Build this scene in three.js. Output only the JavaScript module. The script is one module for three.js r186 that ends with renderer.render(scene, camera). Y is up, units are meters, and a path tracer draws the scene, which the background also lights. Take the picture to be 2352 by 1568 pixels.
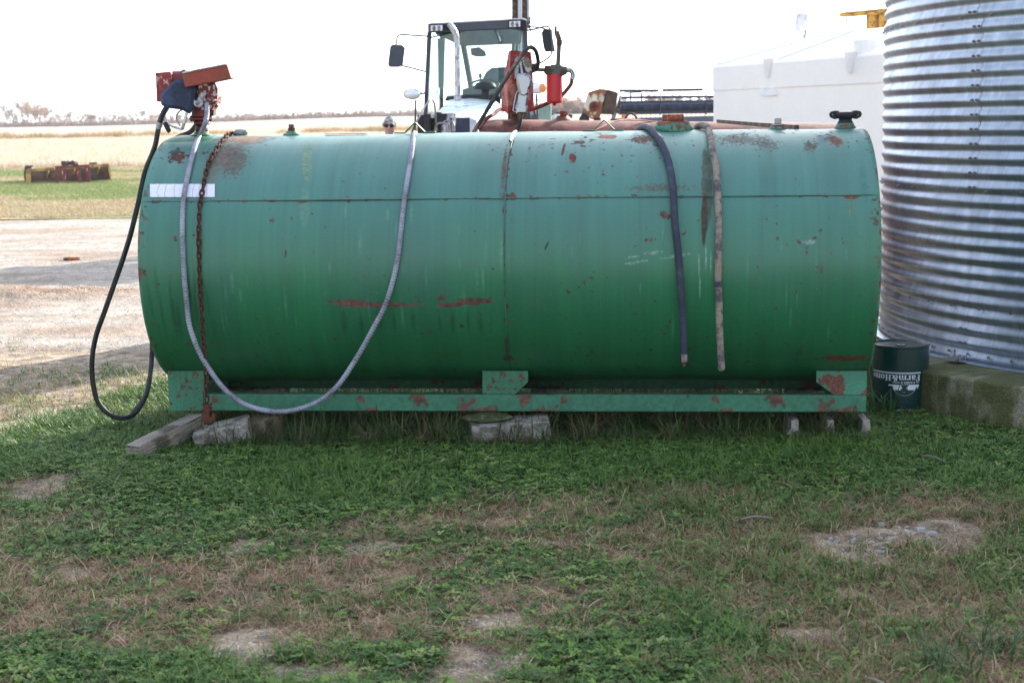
import * as THREE from 'three';
import { RoundedBoxGeometry } from 'three/addons/geometries/RoundedBoxGeometry.js';
import { MarchingCubes } from 'three/addons/objects/MarchingCubes.js';
import { mergeGeometries, mergeVertices } from 'three/addons/utils/BufferGeometryUtils.js';

// ---------------------------------------------------------------- camera, sky, sun, exposure
const scene = new THREE.Scene();
const EYE = 1.52, FOC = 3500, PITCH = 0.144, ROLL = 0.0134;      // FOC: focal length in pixels of a 2352 x 1568 print of the photograph
const camera = new THREE.PerspectiveCamera(2 * Math.atan(784 / FOC) * 180 / Math.PI, 1024 / 682, 0.1, 3000);
camera.position.set(0, EYE, 0);
camera.rotation.set(-PITCH, 0, -ROLL, 'YXZ');
camera.focus = 7.6; camera.userData.fStop = 5.6;
scene.add(camera);

const SUN_AZ = 29 * Math.PI / 180, SUN_EL = 18.2 * Math.PI / 180;  // azimuth from straight ahead towards the right
const sunDir = new THREE.Vector3(Math.sin(SUN_AZ) * Math.cos(SUN_EL), Math.sin(SUN_EL), -Math.cos(SUN_AZ) * Math.cos(SUN_EL));
const sun = new THREE.DirectionalLight(new THREE.Color(1.0, 0.93, 0.82), 3.1);
sun.position.copy(sunDir).multiplyScalar(60); sun.target.position.set(0, 0, -8);
sun.castShadow = true; sun.shadow.mapSize.set(4096, 4096); sun.shadow.radius = 1;
Object.assign(sun.shadow.camera, { left: -30, right: 30, top: 30, bottom: -30, near: 1, far: 150 });
scene.add(sun, sun.target);

{ // clear autumn sky: blue overhead, pale at the horizon, a wide bright aureole round the low sun
  const w = 512, h = 256, d = new Float32Array(w * h * 4);
  for (let j = 0; j < h; j++) for (let i = 0; i < w; i++) {
    const lat = ((j + 0.5) / h - 0.5) * Math.PI, lon = ((i + 0.5) / w - 0.5) * 2 * Math.PI;
    const v = [Math.cos(lat) * Math.cos(lon), Math.sin(lat), Math.cos(lat) * Math.sin(lon)];
    const c = v[0] * sunDir.x + v[1] * sunDir.y + v[2] * sunDir.z, g = Math.acos(Math.min(1, Math.max(-1, c)));
    const up = Math.max(0, v[1]), hz = Math.exp(-up * 3.4);
    const z = [0.135, 0.19, 0.30], ho = [0.42, 0.45, 0.47];
    const glow = 0.62 * Math.exp(-g * g / 0.5) + 0.16 * Math.exp(-g * g / 1.9), ray = 0.82 + 0.3 * c * c;
    const k = (j * w + i) * 4;
    for (let n = 0; n < 3; n++) {
      let L = (z[n] + (ho[n] - z[n]) * hz) * ray + glow * [1.0, 0.97, 0.92][n];
      if (v[1] < 0) L *= 0.6;
      d[k + n] = L;
    }
    d[k + 3] = 1;
  }
  const t = new THREE.DataTexture(d, w, h, THREE.RGBAFormat, THREE.FloatType);
  t.mapping = THREE.EquirectangularReflectionMapping; t.magFilter = THREE.LinearFilter; t.minFilter = THREE.LinearFilter; t.needsUpdate = true;
  scene.background = t; scene.environment = t;
}
const renderer = new THREE.WebGLRenderer({ antialias: true });
renderer.setSize(1024, 682);
renderer.toneMapping = THREE.LinearToneMapping;
renderer.toneMappingExposure = 4.4;
scene.fog = new THREE.FogExp2(new THREE.Color(0.9, 0.9, 0.92), 0.00032);
renderer.shadowMap.enabled = true;

// ---------------------------------------------------------------- helpers
function rng(seed) { let a = seed >>> 0; return () => { a = (a + 0x6D2B79F5) | 0; let t = Math.imul(a ^ (a >>> 15), 1 | a); t = (t + Math.imul(t ^ (t >>> 7), 61 | t)) ^ t; return ((t ^ (t >>> 14)) >>> 0) / 4294967296; }; }
const PERM = (() => { const r = rng(7), p = new Float32Array(65536); for (let i = 0; i < 65536; i++) p[i] = r(); return p; })();
const lat = (x, y, s) => PERM[((x * 73 + y * 9176 + s * 31337) ^ (x * y * 7 + s)) & 65535];
function vn(x, y, s = 0, per = 0) { // value noise 0..1, repeating every per cells if given
  let xi = Math.floor(x), yi = Math.floor(y); const fx = x - xi, fy = y - yi;
  let x1 = xi + 1, y1 = yi + 1;
  if (per) { xi = ((xi % per) + per) % per; yi = ((yi % per) + per) % per; x1 = ((x1 % per) + per) % per; y1 = ((y1 % per) + per) % per; }
  const u = fx * fx * (3 - 2 * fx), v = fy * fy * (3 - 2 * fy);
  const a = lat(xi, yi, s), b = lat(x1, yi, s), c = lat(xi, y1, s), e = lat(x1, y1, s);
  return a + (b - a) * u + (c - a) * v + (a - b - c + e) * u * v;
}
function fbm(x, y, s = 0, o = 4, per = 0) { let a = 0, w = 0.5, t = 0; for (let i = 0; i < o; i++) { a += w * vn(x, y, s + i * 13, per); t += w; w *= 0.5; x *= 2; y *= 2; per *= 2; } return a / t; }
const clamp = (x, a = 0, b = 1) => Math.min(b, Math.max(a, x));
const sst = (a, b, x) => { const t = clamp((x - a) / (b - a)); return t * t * (3 - 2 * t); };
const mix = (a, b, t) => a + (b - a) * t;
const mix3 = (a, b, t) => [mix(a[0], b[0], t), mix(a[1], b[1], t), mix(a[2], b[2], t)];
const V = (x, y, z) => new THREE.Vector3(x, y, z);

// a pixel of the 2352 x 1568 print -> direction, point at depth z, point at height y
function dirOf(px, py) {
  const u2 = px - 1176, v2 = 784 - py, c = Math.cos(ROLL), s = Math.sin(ROLL), x = (u2 * c + v2 * s) / FOC, y = (-u2 * s + v2 * c) / FOC;
  const cp = Math.cos(PITCH), sp = Math.sin(PITCH);
  return V(x, y * cp - sp, -y * sp - cp);
}
function W(px, py, z) { const d = dirOf(px, py); return d.multiplyScalar(z / d.z).add(V(0, EYE, 0)); }
function G(px, py, y = 0) { const d = dirOf(px, py); return d.multiplyScalar((y - EYE) / d.y).add(V(0, EYE, 0)); }

const used = {};
function numbered(n) { if (!(n in used)) { used[n] = 0; return n; } used[n]++; return n + '_' + String(used[n]).padStart(3, '0'); }
function tag(o, label, category, group, kind) {
  if (label) o.userData.label = label;
  if (category) o.userData.category = category;
  if (group) o.userData.group = group;
  if (kind) o.userData.kind = kind;
  return o;
}
function thing(name, label, category, pos = [0, 0, 0], turn = 0, group) {
  const o = new THREE.Group(); o.name = numbered(name); scene.add(o);
  o.position.set(...pos); o.rotation.y = turn;
  return tag(o, label, category, group);
}
const shadows = (m) => { m.castShadow = m.receiveShadow = true; return m; };
function part(parent, name, geo, mat, pos) {
  const m = shadows(new THREE.Mesh(Array.isArray(geo) ? merge(geo) : geo, mat)); m.name = name;
  if (pos) m.position.set(...pos);
  parent.add(m); return m;
}
// a thing of one mesh whose geometry was made in world coordinates: its origin goes to its base
function single(name, geo, mat, label, category, group, kind) {
  const g = Array.isArray(geo) ? merge(geo) : geo; g.computeBoundingBox();
  const b = g.boundingBox, c = [(b.min.x + b.max.x) / 2, b.min.y, (b.min.z + b.max.z) / 2];
  g.translate(-c[0], -c[1], -c[2]);
  const m = shadows(new THREE.Mesh(g, mat)); m.name = numbered(name); m.position.set(...c); scene.add(m);
  return tag(m, label, category, group, kind);
}
function structure(name, geo, mat) { const m = shadows(new THREE.Mesh(geo, mat)); m.name = numbered(name); m.userData.kind = 'structure'; scene.add(m); return m; }
function clean(g) {
  g = g.index ? g.toNonIndexed() : g;
  for (const k of Object.keys(g.attributes)) if (!['position', 'normal', 'uv', 'color'].includes(k)) g.deleteAttribute(k);
  if (!g.attributes.uv) g.setAttribute('uv', new THREE.BufferAttribute(new Float32Array(g.attributes.position.count * 2), 2));
  if (!g.attributes.normal) g.computeVertexNormals();
  return g;
}
function merge(list) { return mergeGeometries(list.map(clean)); }
// uv in metres / size, by the face's main direction
function buv(g, size = 1) {
  g = clean(g);
  const p = g.attributes.position, n = g.attributes.normal, uv = g.attributes.uv;
  for (let i = 0; i < p.count; i += 3) {
    let ax = 0, ay = 0, az = 0;
    for (let k = 0; k < 3; k++) { ax += n.getX(i + k); ay += n.getY(i + k); az += n.getZ(i + k); }
    ax = Math.abs(ax); ay = Math.abs(ay); az = Math.abs(az);
    for (let k = 0; k < 3; k++) {
      const x = p.getX(i + k), y = p.getY(i + k), z = p.getZ(i + k);
      if (az >= ax && az >= ay) uv.setXY(i + k, x / size, y / size);
      else if (ax >= ay) uv.setXY(i + k, z / size + 0.37, y / size);
      else uv.setXY(i + k, x / size, z / size + 0.61);
    }
  }
  return g;
}
function xf(g, p = [0, 0, 0], r = [0, 0, 0], s) {
  const m = new THREE.Matrix4().compose(V(...p), new THREE.Quaternion().setFromEuler(new THREE.Euler(...r)), s ? V(...s) : V(1, 1, 1));
  return g.applyMatrix4(m);
}
function box(w, h, d, p = [0, 0, 0], r = [0, 0, 0], bev = 0.004) {
  bev = Math.min(bev, w * 0.3, h * 0.3, d * 0.3);
  return buv(xf(bev > 0 ? new RoundedBoxGeometry(w, h, d, 1, bev) : new THREE.BoxGeometry(w, h, d), p, r), 0.5);
}
function cyl(r1, r2, h, p = [0, 0, 0], r = [0, 0, 0], seg = 24) { return buv(xf(new THREE.CylinderGeometry(r1, r2, h, seg), p, r), 0.5); }
function sph(r, p = [0, 0, 0], s = [1, 1, 1], seg = 20) { return buv(xf(new THREE.SphereGeometry(r, seg, Math.round(seg * 0.7)), p, [0, 0, 0], s), 0.5); }
function rod(a, b, r, seg = 12, r2) { // cylinder between two points
  const d = b.clone().sub(a), g = new THREE.CylinderGeometry(r2 ?? r, r, d.length(), seg);
  g.applyQuaternion(new THREE.Quaternion().setFromUnitVectors(V(0, 1, 0), d.clone().normalize()));
  const m = a.clone().add(b).multiplyScalar(0.5); g.translate(m.x, m.y, m.z); return buv(g, 0.5);
}
function bar(a, b, w, h, bev = 0.003, roll = 0) { // rectangular bar between two points, h upward, w sideways
  const d = b.clone().sub(a), L = d.length(), x = d.normalize(), z = V(0, 1, 0).cross(x).multiplyScalar(-1);
  if (z.length() < 0.05) z.set(0, 0, 1); z.normalize(); const y = z.clone().cross(x);
  const g = new RoundedBoxGeometry(L, h, w, 1, Math.min(bev, h * 0.3, w * 0.3)); if (roll) g.rotateX(roll);
  buv(g, 0.5);
  const c = a.clone().add(b).multiplyScalar(0.5);
  return buv(g, 0.5).applyMatrix4(new THREE.Matrix4().makeBasis(x, y, z).setPosition(c));
}
function tube(pts, r, rad = 12, per = 0.012, closed = false) {
  const c = new THREE.CatmullRomCurve3(pts.map((p) => (p.isVector3 ? p : V(...p))), closed, 'centripetal'), L = c.getLength(), n = Math.max(8, Math.min(600, Math.round(L / per)));
  const g = new THREE.TubeGeometry(c, n, r, rad, closed), uv = g.attributes.uv;
  for (let i = 0; i < uv.count; i++) uv.setXY(i, uv.getX(i) * L / 0.5, uv.getY(i) * r * 6.28 / 0.5);
  return g;
}
function caps(pts, r) { const a = pts[0], b = pts[pts.length - 1]; return [sph(r, a.toArray(), [1, 1, 1], 10), sph(r, b.toArray(), [1, 1, 1], 10)]; }
function lathe(pts, seg = 32, p = [0, 0, 0], r = [0, 0, 0]) { return buv(xf(creased(new THREE.LatheGeometry(pts.map((q) => new THREE.Vector2(...q)), seg)), p, r), 0.5); }
function creased(g) { return g; }
function prism(outline, depth, bev = 0.003, holes = []) { // outline in x,y; centred in z
  const s = new THREE.Shape(outline.map((q) => new THREE.Vector2(...q)));
  for (const h of holes) s.holes.push(new THREE.Path(h.map((q) => new THREE.Vector2(...q))));
  const g = new THREE.ExtrudeGeometry(s, { depth: Math.max(0.0005, depth - 2 * bev), bevelEnabled: bev > 0, bevelSize: bev, bevelThickness: bev, bevelSegments: 1, curveSegments: 10 });
  g.translate(0, 0, -depth / 2 + bev); return buv(g, 0.5);
}
function circlePts(r, n, x = 0, y = 0, sx = 1, sy = 1) { return Array.from({ length: n }, (_, i) => [x + r * sx * Math.cos(i / n * 6.2832), y + r * sy * Math.sin(i / n * 6.2832)]); }
function mc(sdf, c, half, res) { // zero surface of sdf in a cube
  const m = new MarchingCubes(res, new THREE.MeshStandardMaterial(), false, false, 160000);
  m.isolation = 0; const s = res, cell = 2 / s;
  for (let k = 0; k < s; k++) for (let j = 0; j < s; j++) for (let i = 0; i < s; i++) m.field[k * s * s + j * s + i] = -sdf(c[0] + (i * cell - 1) * half, c[1] + (j * cell - 1) * half, c[2] + (k * cell - 1) * half);
  m.update();
  const n = m.count, g = new THREE.BufferGeometry();
  g.setAttribute('position', new THREE.BufferAttribute(m.positionArray.slice(0, n * 3), 3));
  g.setAttribute('normal', new THREE.BufferAttribute(m.normalArray.slice(0, n * 3), 3));
  g.scale(half, half, half); g.translate(...c); g.computeVertexNormals();
  const w = mergeVertices(new THREE.BufferGeometry().setAttribute('position', g.attributes.position), half / res * 0.02); w.computeVertexNormals();
  return buv(w, 0.5);
}
const capsule = (x, y, z, a, b, r1, r2) => { const d = [b[0] - a[0], b[1] - a[1], b[2] - a[2]], t = clamp(((x - a[0]) * d[0] + (y - a[1]) * d[1] + (z - a[2]) * d[2]) / (d[0] * d[0] + d[1] * d[1] + d[2] * d[2])); return Math.hypot(x - a[0] - d[0] * t, y - a[1] - d[1] * t, z - a[2] - d[2] * t) - mix(r1, r2, t); };
const smin = (a, b, k) => { const h = clamp(0.5 + 0.5 * (b - a) / k); return mix(b, a, h) - k * h * (1 - h); };
function blob(r, seed, sx = 1, sy = 1, sz = 1, amp = 0.35, det = 2) { // rough stone
  const g = new THREE.IcosahedronGeometry(r, det), p = g.attributes.position;
  for (let i = 0; i < p.count; i++) {
    const v = V(p.getX(i), p.getY(i), p.getZ(i)).normalize(), n = 1 + amp * (fbm(v.x * 2 + 9 + v.z, v.y * 2 + 5 - v.z * 0.7, seed, 3) - 0.5);
    p.setXYZ(i, v.x * r * n * sx, v.y * r * n * sy, v.z * r * n * sz);
  }
  const w = mergeVertices(new THREE.BufferGeometry().setAttribute('position', p), 1e-5); w.computeVertexNormals(); return buv(w, 0.5);
}

// ---------------------------------------------------------------- textures and materials
function tex(size, fn, srgb = true, w = size) { // fn(u, v) -> [r, g, b] 0..255
  const d = new Uint8Array(w * size * 4);
  for (let j = 0; j < size; j++) for (let i = 0; i < w; i++) { const c = fn(i / w, j / size), k = (j * w + i) * 4; d[k] = clamp(c[0], 0, 255); d[k + 1] = clamp(c[1], 0, 255); d[k + 2] = clamp(c[2], 0, 255); d[k + 3] = 255; }
  const t = new THREE.DataTexture(d, w, size, THREE.RGBAFormat); t.wrapS = t.wrapT = THREE.RepeatWrapping; t.magFilter = THREE.LinearFilter; t.minFilter = THREE.LinearMipmapLinearFilter; t.generateMipmaps = true;
  if (srgb) t.colorSpace = THREE.SRGBColorSpace; t.needsUpdate = true; return t;
}
// paint (or bare stuff) with grain, blotches of a second colour (rust, chips, dirt) and a matching roughness
let seedNo = 40;
function worn(base, o = {}) {
  const s = seedNo += 17, { spot = [90, 52, 36], amt = 0, scale = 5, grain = 0.1, soft = 0.06, size = 256, streak = 0, blotch = 0.12 } = o;
  const f = (u, v) => { const n = fbm(u * scale, v * scale, s, 5, scale), e = sst(1 - amt - soft, 1 - amt + soft, n * 1.25 - 0.02 + 0.12 * (vn(u * 64, v * 64, s + 5, 64) - 0.5)); return e; };
  const map = tex(size, (u, v) => {
    const e = amt ? f(u, v) : 0, g = 1 + grain * (vn(u * 128, v * 128, s + 3, 128) - 0.5) * 2 + blotch * (fbm(u * 4, v * 4, s + 8, 3, 4) - 0.5) * 2 + (streak ? streak * (o.grainX ? vn(u * 3, v * 60, s + 9, 60) - 0.5 : vn(u * 60, v * 3, s + 9, 60) - 0.5) * 2 : 0);
    const sp = spot.map((c) => c * (0.75 + 0.5 * vn(u * 90, v * 90, s + 6, 90)));
    return mix3(base, sp, e).map((c) => c * g);
  });
  const m = new THREE.MeshPhysicalMaterial({ map, roughness: o.rough ?? 0.6, metalness: o.metal ?? 0, side: THREE.DoubleSide });
  if (o.bump) { m.bumpMap = tex(size, (u, v) => { const x = 255 * (0.5 * fbm(u * 24, v * 24, s + 2, 4, 24) + 0.5 * (1 - (amt ? f(u, v) : 0))); return [x, x, x]; }, false); m.bumpScale = o.bump; }
  if (o.coat) { m.clearcoat = o.coat; m.clearcoatRoughness = o.coatRough ?? 0.3; }
  return m;
}
const plain = (r, g, b, rough = 0.6, metal = 0, extra = {}) => new THREE.MeshPhysicalMaterial({ color: new THREE.Color().setRGB(r, g, b), roughness: rough, metalness: metal, side: THREE.DoubleSide, ...extra });
const M = {
  redPaint: worn([138, 46, 44], { spot: [178, 150, 140], amt: 0.34, scale: 24, rough: 0.6, soft: 0.03 }),
  redChalk: worn([150, 70, 56], { spot: [128, 92, 62], amt: 0.3, scale: 4, rough: 0.75, soft: 0.2 }),
  redDark: worn([112, 34, 36], { spot: [205, 190, 186], amt: 0.30, scale: 40, rough: 0.5, soft: 0.02 }),
  redPlain: worn([118, 44, 42], { spot: [70, 34, 28], amt: 0.3, scale: 6, rough: 0.6 }),
  redBright: worn([206, 42, 50], { rough: 0.4, grain: 0.04, blotch: 0.05 }),
  rustRed: worn([128, 76, 68], { spot: [98, 56, 46], amt: 0.45, scale: 7, rough: 0.8, soft: 0.15, bump: 0.001 }),
  rust: worn([104, 56, 38], { spot: [64, 36, 28], amt: 0.45, scale: 12, rough: 0.9, bump: 0.0015 }),
  rustPlug: worn([112, 58, 46], { spot: [150, 84, 58], amt: 0.35, scale: 10, rough: 0.85, bump: 0.001 }),
  greenRust: worn([74, 134, 108], { spot: [112, 70, 56], amt: 0.38, scale: 9, rough: 0.6, soft: 0.03 }),
  green: worn([58, 122, 92], { spot: [104, 66, 54], amt: 0.2, scale: 26, rough: 0.55, soft: 0.02, streak: 0.06 }),
  greenHead: worn([52, 112, 84], { rough: 0.5, streak: 0.08 }),
  steel: worn([150, 150, 152], { spot: [110, 96, 84], amt: 0.35, scale: 8, rough: 0.4, metal: 0.8 }),
  chrome: plain(0.36, 0.37, 0.40, 0.25, 1),
  alu: worn([196, 196, 204], { spot: [150, 150, 156], amt: 0.4, scale: 9, rough: 0.35, metal: 0.6 }),
  oldSteel: worn([104, 94, 88], { spot: [84, 62, 48], amt: 0.45, scale: 10, rough: 0.7, metal: 0.3, bump: 0.0006 }),
  blackIron: worn([34, 38, 42], { spot: [60, 56, 52], amt: 0.25, scale: 8, rough: 0.55 }),
  rubber: worn([30, 32, 38], { spot: [66, 64, 62], amt: 0.3, scale: 6, rough: 0.7, soft: 0.2 }),
  blueHose: worn([46, 52, 70], { spot: [72, 74, 82], amt: 0.3, scale: 6, rough: 0.72, soft: 0.2 }),
  blueBoot: worn([50, 66, 94], { spot: [34, 46, 68], amt: 0.4, scale: 5, rough: 0.65, soft: 0.2 }),
  tanHose: worn([146, 132, 118], { spot: [92, 88, 88], amt: 0.34, scale: 16, rough: 0.85, soft: 0.16 }),
  conduit: worn([148, 150, 164], { spot: [120, 120, 130], amt: 0.3, scale: 6, rough: 0.6, soft: 0.2 }),
  concrete: worn([166, 158, 146], { spot: [112, 106, 96], amt: 0.36, scale: 10, rough: 0.95, soft: 0.15, bump: 0.002 }),
  stone: worn([158, 158, 156], { spot: [120, 120, 118], amt: 0.4, scale: 12, rough: 0.95, soft: 0.1, bump: 0.002 }),
  mossStone: worn([118, 112, 92], { spot: [74, 82, 44], amt: 0.45, scale: 8, rough: 0.95, soft: 0.1, bump: 0.003 }),
  timber: worn([138, 128, 116], { spot: [84, 80, 66], amt: 0.36, scale: 5, rough: 0.95, streak: 0.24, grainX: 1, soft: 0.12, bump: 0.003 }),
  timberSide: worn([96, 92, 76], { spot: [66, 76, 44], amt: 0.42, scale: 5, rough: 0.95, soft: 0.15, bump: 0.003 }),
  poly: Object.assign(worn([246, 244, 240], { rough: 0.85, grain: 0.008, blotch: 0.012 }), { transmission: 0.18, thickness: 0 }),
  whitePaint: worn([226, 228, 236], { spot: [196, 198, 204], amt: 0.25, scale: 4, rough: 0.35, grain: 0.02, blotch: 0.04, soft: 0.2 }),
  cabGrey: worn([58, 64, 74], { rough: 0.5, grain: 0.05 }),
  black: worn([26, 28, 32], { rough: 0.6, grain: 0.08 }),
  yellow: worn([214, 164, 66], { spot: [150, 108, 50], amt: 0.3, scale: 6, rough: 0.6 }),
  yellowOld: worn([204, 168, 96], { spot: [160, 126, 78], amt: 0.25, scale: 3, rough: 0.75 }),
  brownSteel: worn([84, 68, 60], { spot: [66, 54, 48], amt: 0.4, scale: 2, rough: 0.85 }),
  maroon: worn([128, 62, 58], { spot: [104, 58, 52], amt: 0.3, scale: 2, rough: 0.75 }),
  navy: worn([44, 54, 78], { spot: [62, 70, 90], amt: 0.3, scale: 5, rough: 0.5 }),
  rustWhite: worn([208, 202, 186], { spot: [140, 86, 54], amt: 0.44, scale: 4, rough: 0.7, soft: 0.08 }),
  copper: plain(0.62, 0.3, 0.22, 0.45, 0.3),
  glass: new THREE.MeshPhysicalMaterial({ color: new THREE.Color().setRGB(0.78, 0.9, 0.88), roughness: 0.02, transmission: 1, thickness: 0, ior: 1.45, side: THREE.DoubleSide }),
  lens: plain(0.85, 0.86, 0.88, 0.15, 0.2),
  orange: plain(0.85, 0.28, 0.06, 0.4),
  skin: plain(0.52, 0.31, 0.24, 0.6),
  hair: worn([178, 174, 170], { spot: [120, 116, 112], amt: 0.4, scale: 20, rough: 0.7, soft: 0.1 }),
  cloth: worn([60, 72, 96], { rough: 0.9 }),
};
// ---------------------------------------------------------------- terrain: yard, gravel drive, mown strip, stubble field
const H = (x, z) => { const d = -z; return 1.42 * sst(70, 520, d) + 1.75 * sst(-95, -22, x * Math.min(1.6, 320 / Math.max(60, d))) * sst(110, 330, d); };
const patches = [[80, 1125, 62, 34], [540, 1264, 95, 24], [545, 1492, 105, 42], [1062, 1515, 175, 46], [1140, 1428, 70, 22], [2045, 1240, 165, 42], [1650, 1003, 40, 15], [1965, 1366, 70, 16], [1300, 1250, 70, 10], [860, 1256, 60, 12], [170, 1318, 35, 10], [1850, 1455, 60, 16], [700, 1545, 120, 22], [1540, 1320, 60, 9]].map(([x, y, rx, ry]) => {
  const c = G(x, y), e = G(x + rx, y), f = G(x, y - ry), n = G(x, y + ry);
  return [c.x, (f.z + n.z) / 2, Math.abs(e.x - c.x), Math.abs(f.z - n.z) / 2];
});
const driveEdge = (x) => -6.5 - 1.95 * sst(-2.85, -1.95, x) - 3 * sst(-1.8, -1.2, x) + 0.12 * Math.sin(x * 3.7);
function bare(x, z) {
  let b = 0; const wob = (fbm(x * 3.6, z * 3.6, 3, 5) - 0.5) * 2.3;
  for (const [cx, cz, rx, rz] of patches) { const q = Math.hypot((x - cx) / rx, (z - cz) / rz); if (q < 2.2) b = Math.max(b, 1 - sst(0.72, 1.28, q + wob)); }
  b = Math.max(b, 0.55 * sst(0.60, 0.72, fbm(x * 1.6, z * 1.6, 91, 4)) * sst(-7.0, -6.2, z));
  b = Math.max(b, sst(0.0, 0.5, driveEdge(x) - z + (fbm(x * 1.8, z * 2.6, 8, 4) - 0.5) * 1.1) * 0.985);
  return b;
}
const dryness = (x, z) => clamp(sst(0.46, 0.69, fbm(x * 0.9 + 3, z * 1.5, 55, 4) + 0.13 * sst(-6.0, -5.0, z) - 0.14 * sst(-6.1, -6.7, z) + 0.12 * Math.exp(-((z + 5.75) ** 2) / 0.08) * sst(-1.5, 0, x)));
const relief = (x, z) => 0.028 * (fbm(x * 1.7, z * 1.7, 21, 4) - 0.5) + 0.012 * (fbm(x * 9, z * 9, 22, 2) - 0.5);
function sheet(x0, x1, z0, z1, nx, nz, y, col, size, pow = 1) {
  const g = new THREE.PlaneGeometry(1, 1, nx, nz), p = g.attributes.position, uv = g.attributes.uv, c = col ? new Float32Array(p.count * 3) : null;
  for (let j = 0; j <= nz; j++) for (let i = 0; i <= nx; i++) {
    const k = j * (nx + 1) + i, x = x0 + (x1 - x0) * i / nx, z = z0 + (z1 - z0) * Math.pow(1 - j / nz, pow);
    p.setXYZ(k, x, y(x, z), z); uv.setXY(k, x / size, z / size);
    if (c) { const q = col(x, z); c[k * 3] = q[0]; c[k * 3 + 1] = q[1]; c[k * 3 + 2] = q[2]; }
  }
  if (c) g.setAttribute('color', new THREE.BufferAttribute(c, 3));
  g.computeVertexNormals(); return g;
}
const lin = (r, g, b) => [r, g, b].map((v) => Math.pow(v / 255, 2.2));
const soilMap = tex(1024, (u, v) => { const g = 150 + 150 * (fbm(u * 16, v * 16, 301, 6, 16) - 0.5) + 70 * (vn(u * 256, v * 256, 5, 256) - 0.5) + (vn(u * 90, v * 90, 6, 90) > 0.84 ? 50 : 0); return [g * 1.15, g * 1.12, g * 1.08]; });
const soilBump = tex(512, (u, v) => { const g = 255 * (0.6 * fbm(u * 20, v * 20, 311, 5, 20) + 0.4 * vn(u * 120, v * 120, 7, 120)); return [g, g, g]; }, false);
const yardMat = new THREE.MeshStandardMaterial({ map: soilMap, bumpMap: soilBump, bumpScale: 0.012, roughness: 1, vertexColors: true });
const cBare = lin(196, 178, 156), cHumus = lin(124, 108, 78), cStraw = lin(190, 156, 118);
const yardCol = (x, z) => { const b = bare(x, z), d = dryness(x, z); return mix3(mix3(cHumus, cStraw, d * 0.55), cBare, b); };
structure('ground', sheet(-7, 7, -11.4, -1.5, 340, 260, (x, z) => relief(x, z), yardCol, 1.1), yardMat);
const farSoil = worn([150, 138, 118], { rough: 1, scale: 5 });
structure('ground', sheet(-1400, 1400, -2200, 60, 80, 160, (x, z) => H(x, z) - 0.07, null, 4, 2.5), farSoil);
// gravel drive
const gravelMap = tex(1024, (u, v) => { const n = fbm(u * 12, v * 12, 401, 4, 12), p = vn(u * 170, v * 170, 402, 170), q = vn(u * 70, v * 70, 403, 70), g = 142 + 54 * (n - 0.5) + 60 * (p - 0.5) + 40 * (q - 0.5); return [g * 1.03, g * 0.965, g * 0.89]; });
const gravelBump = tex(512, (u, v) => { const g = 255 * (0.5 * vn(u * 90, v * 90, 405, 90) + 0.3 * vn(u * 40, v * 40, 406, 40) + 0.2 * fbm(u * 8, v * 8, 407, 3, 8)); return [g, g, g]; }, false);
const gravelMat = new THREE.MeshStandardMaterial({ map: gravelMap, bumpMap: gravelBump, bumpScale: 0.008, roughness: 1, vertexColors: true });
const driveRelief = (x, z) => 0.012 - 0.07 * sst(-10.6, -9.6, z) + 0.03 * (fbm(x * 0.9, z * 2.2, 31, 4) - 0.5) + 0.10 * Math.exp(-(((z + 13.6) + 0.22 * (x + 4)) ** 2) / 0.25) * sst(-2.6, -4.4, x) * (0.4 + fbm(x * 5, z * 5, 34, 3));
structure('gravel_drive', sheet(-45, 45, -25.6, -9.5, 500, 200, driveRelief, (x, z) => mix3([1, 1, 1], lin(206, 172, 142), clamp(sst(0.45, 0.7, fbm(x * 0.6, z * 1.6, 37, 4)) * 0.6 + 0.8 * Math.exp(-(((z + 13.6) + 0.22 * (x + 4)) ** 2) / 0.35) * sst(-2.2, -4, x))), 1.6), gravelMat);
// mown strip
const lawnMap = tex(512, (u, v) => { const n = fbm(u * 6, v * 6, 501, 5, 6), g = 0.8 + 0.5 * (vn(u * 120, v * 120, 502, 120) - 0.5); return mix3([140, 146, 84], [190, 166, 118], sst(0.42, 0.62, n)).map((c) => c * g); });
structure('mown_grass', sheet(-70, 70, -57, -25, 60, 60, (x, z) => H(x, z) + 0.05 * (fbm(x * 0.8, z * 0.8, 41, 3) - 0.5) + 0.02, null, 7), new THREE.MeshStandardMaterial({ map: lawnMap, bumpMap: soilBump, bumpScale: 0.05, roughness: 1 }));
// stubble field
const stubMap = tex(1024, (u, v) => { const n = fbm(u * 8, v * 8, 601, 6, 8), g = 0.84 + 0.4 * (vn(u * 200, v * 40, 602, 200) - 0.5) + 0.3 * (vn(u * 300, v * 300, 603, 300) - 0.5); return mix3([200, 178, 152], [172, 146, 120], sst(0.4, 0.75, n)).map((c) => c * g); });
structure('stubble_field', sheet(-420, 420, -560, -56, 120, 150, (x, z) => H(x, z) + 0.03 + 0.12 * (fbm(x * 0.5, z * 0.5, 61, 3) - 0.5), null, 12, 1.6), new THREE.MeshStandardMaterial({ map: stubMap, bumpMap: soilBump, bumpScale: 0.06, roughness: 1 }));

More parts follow.
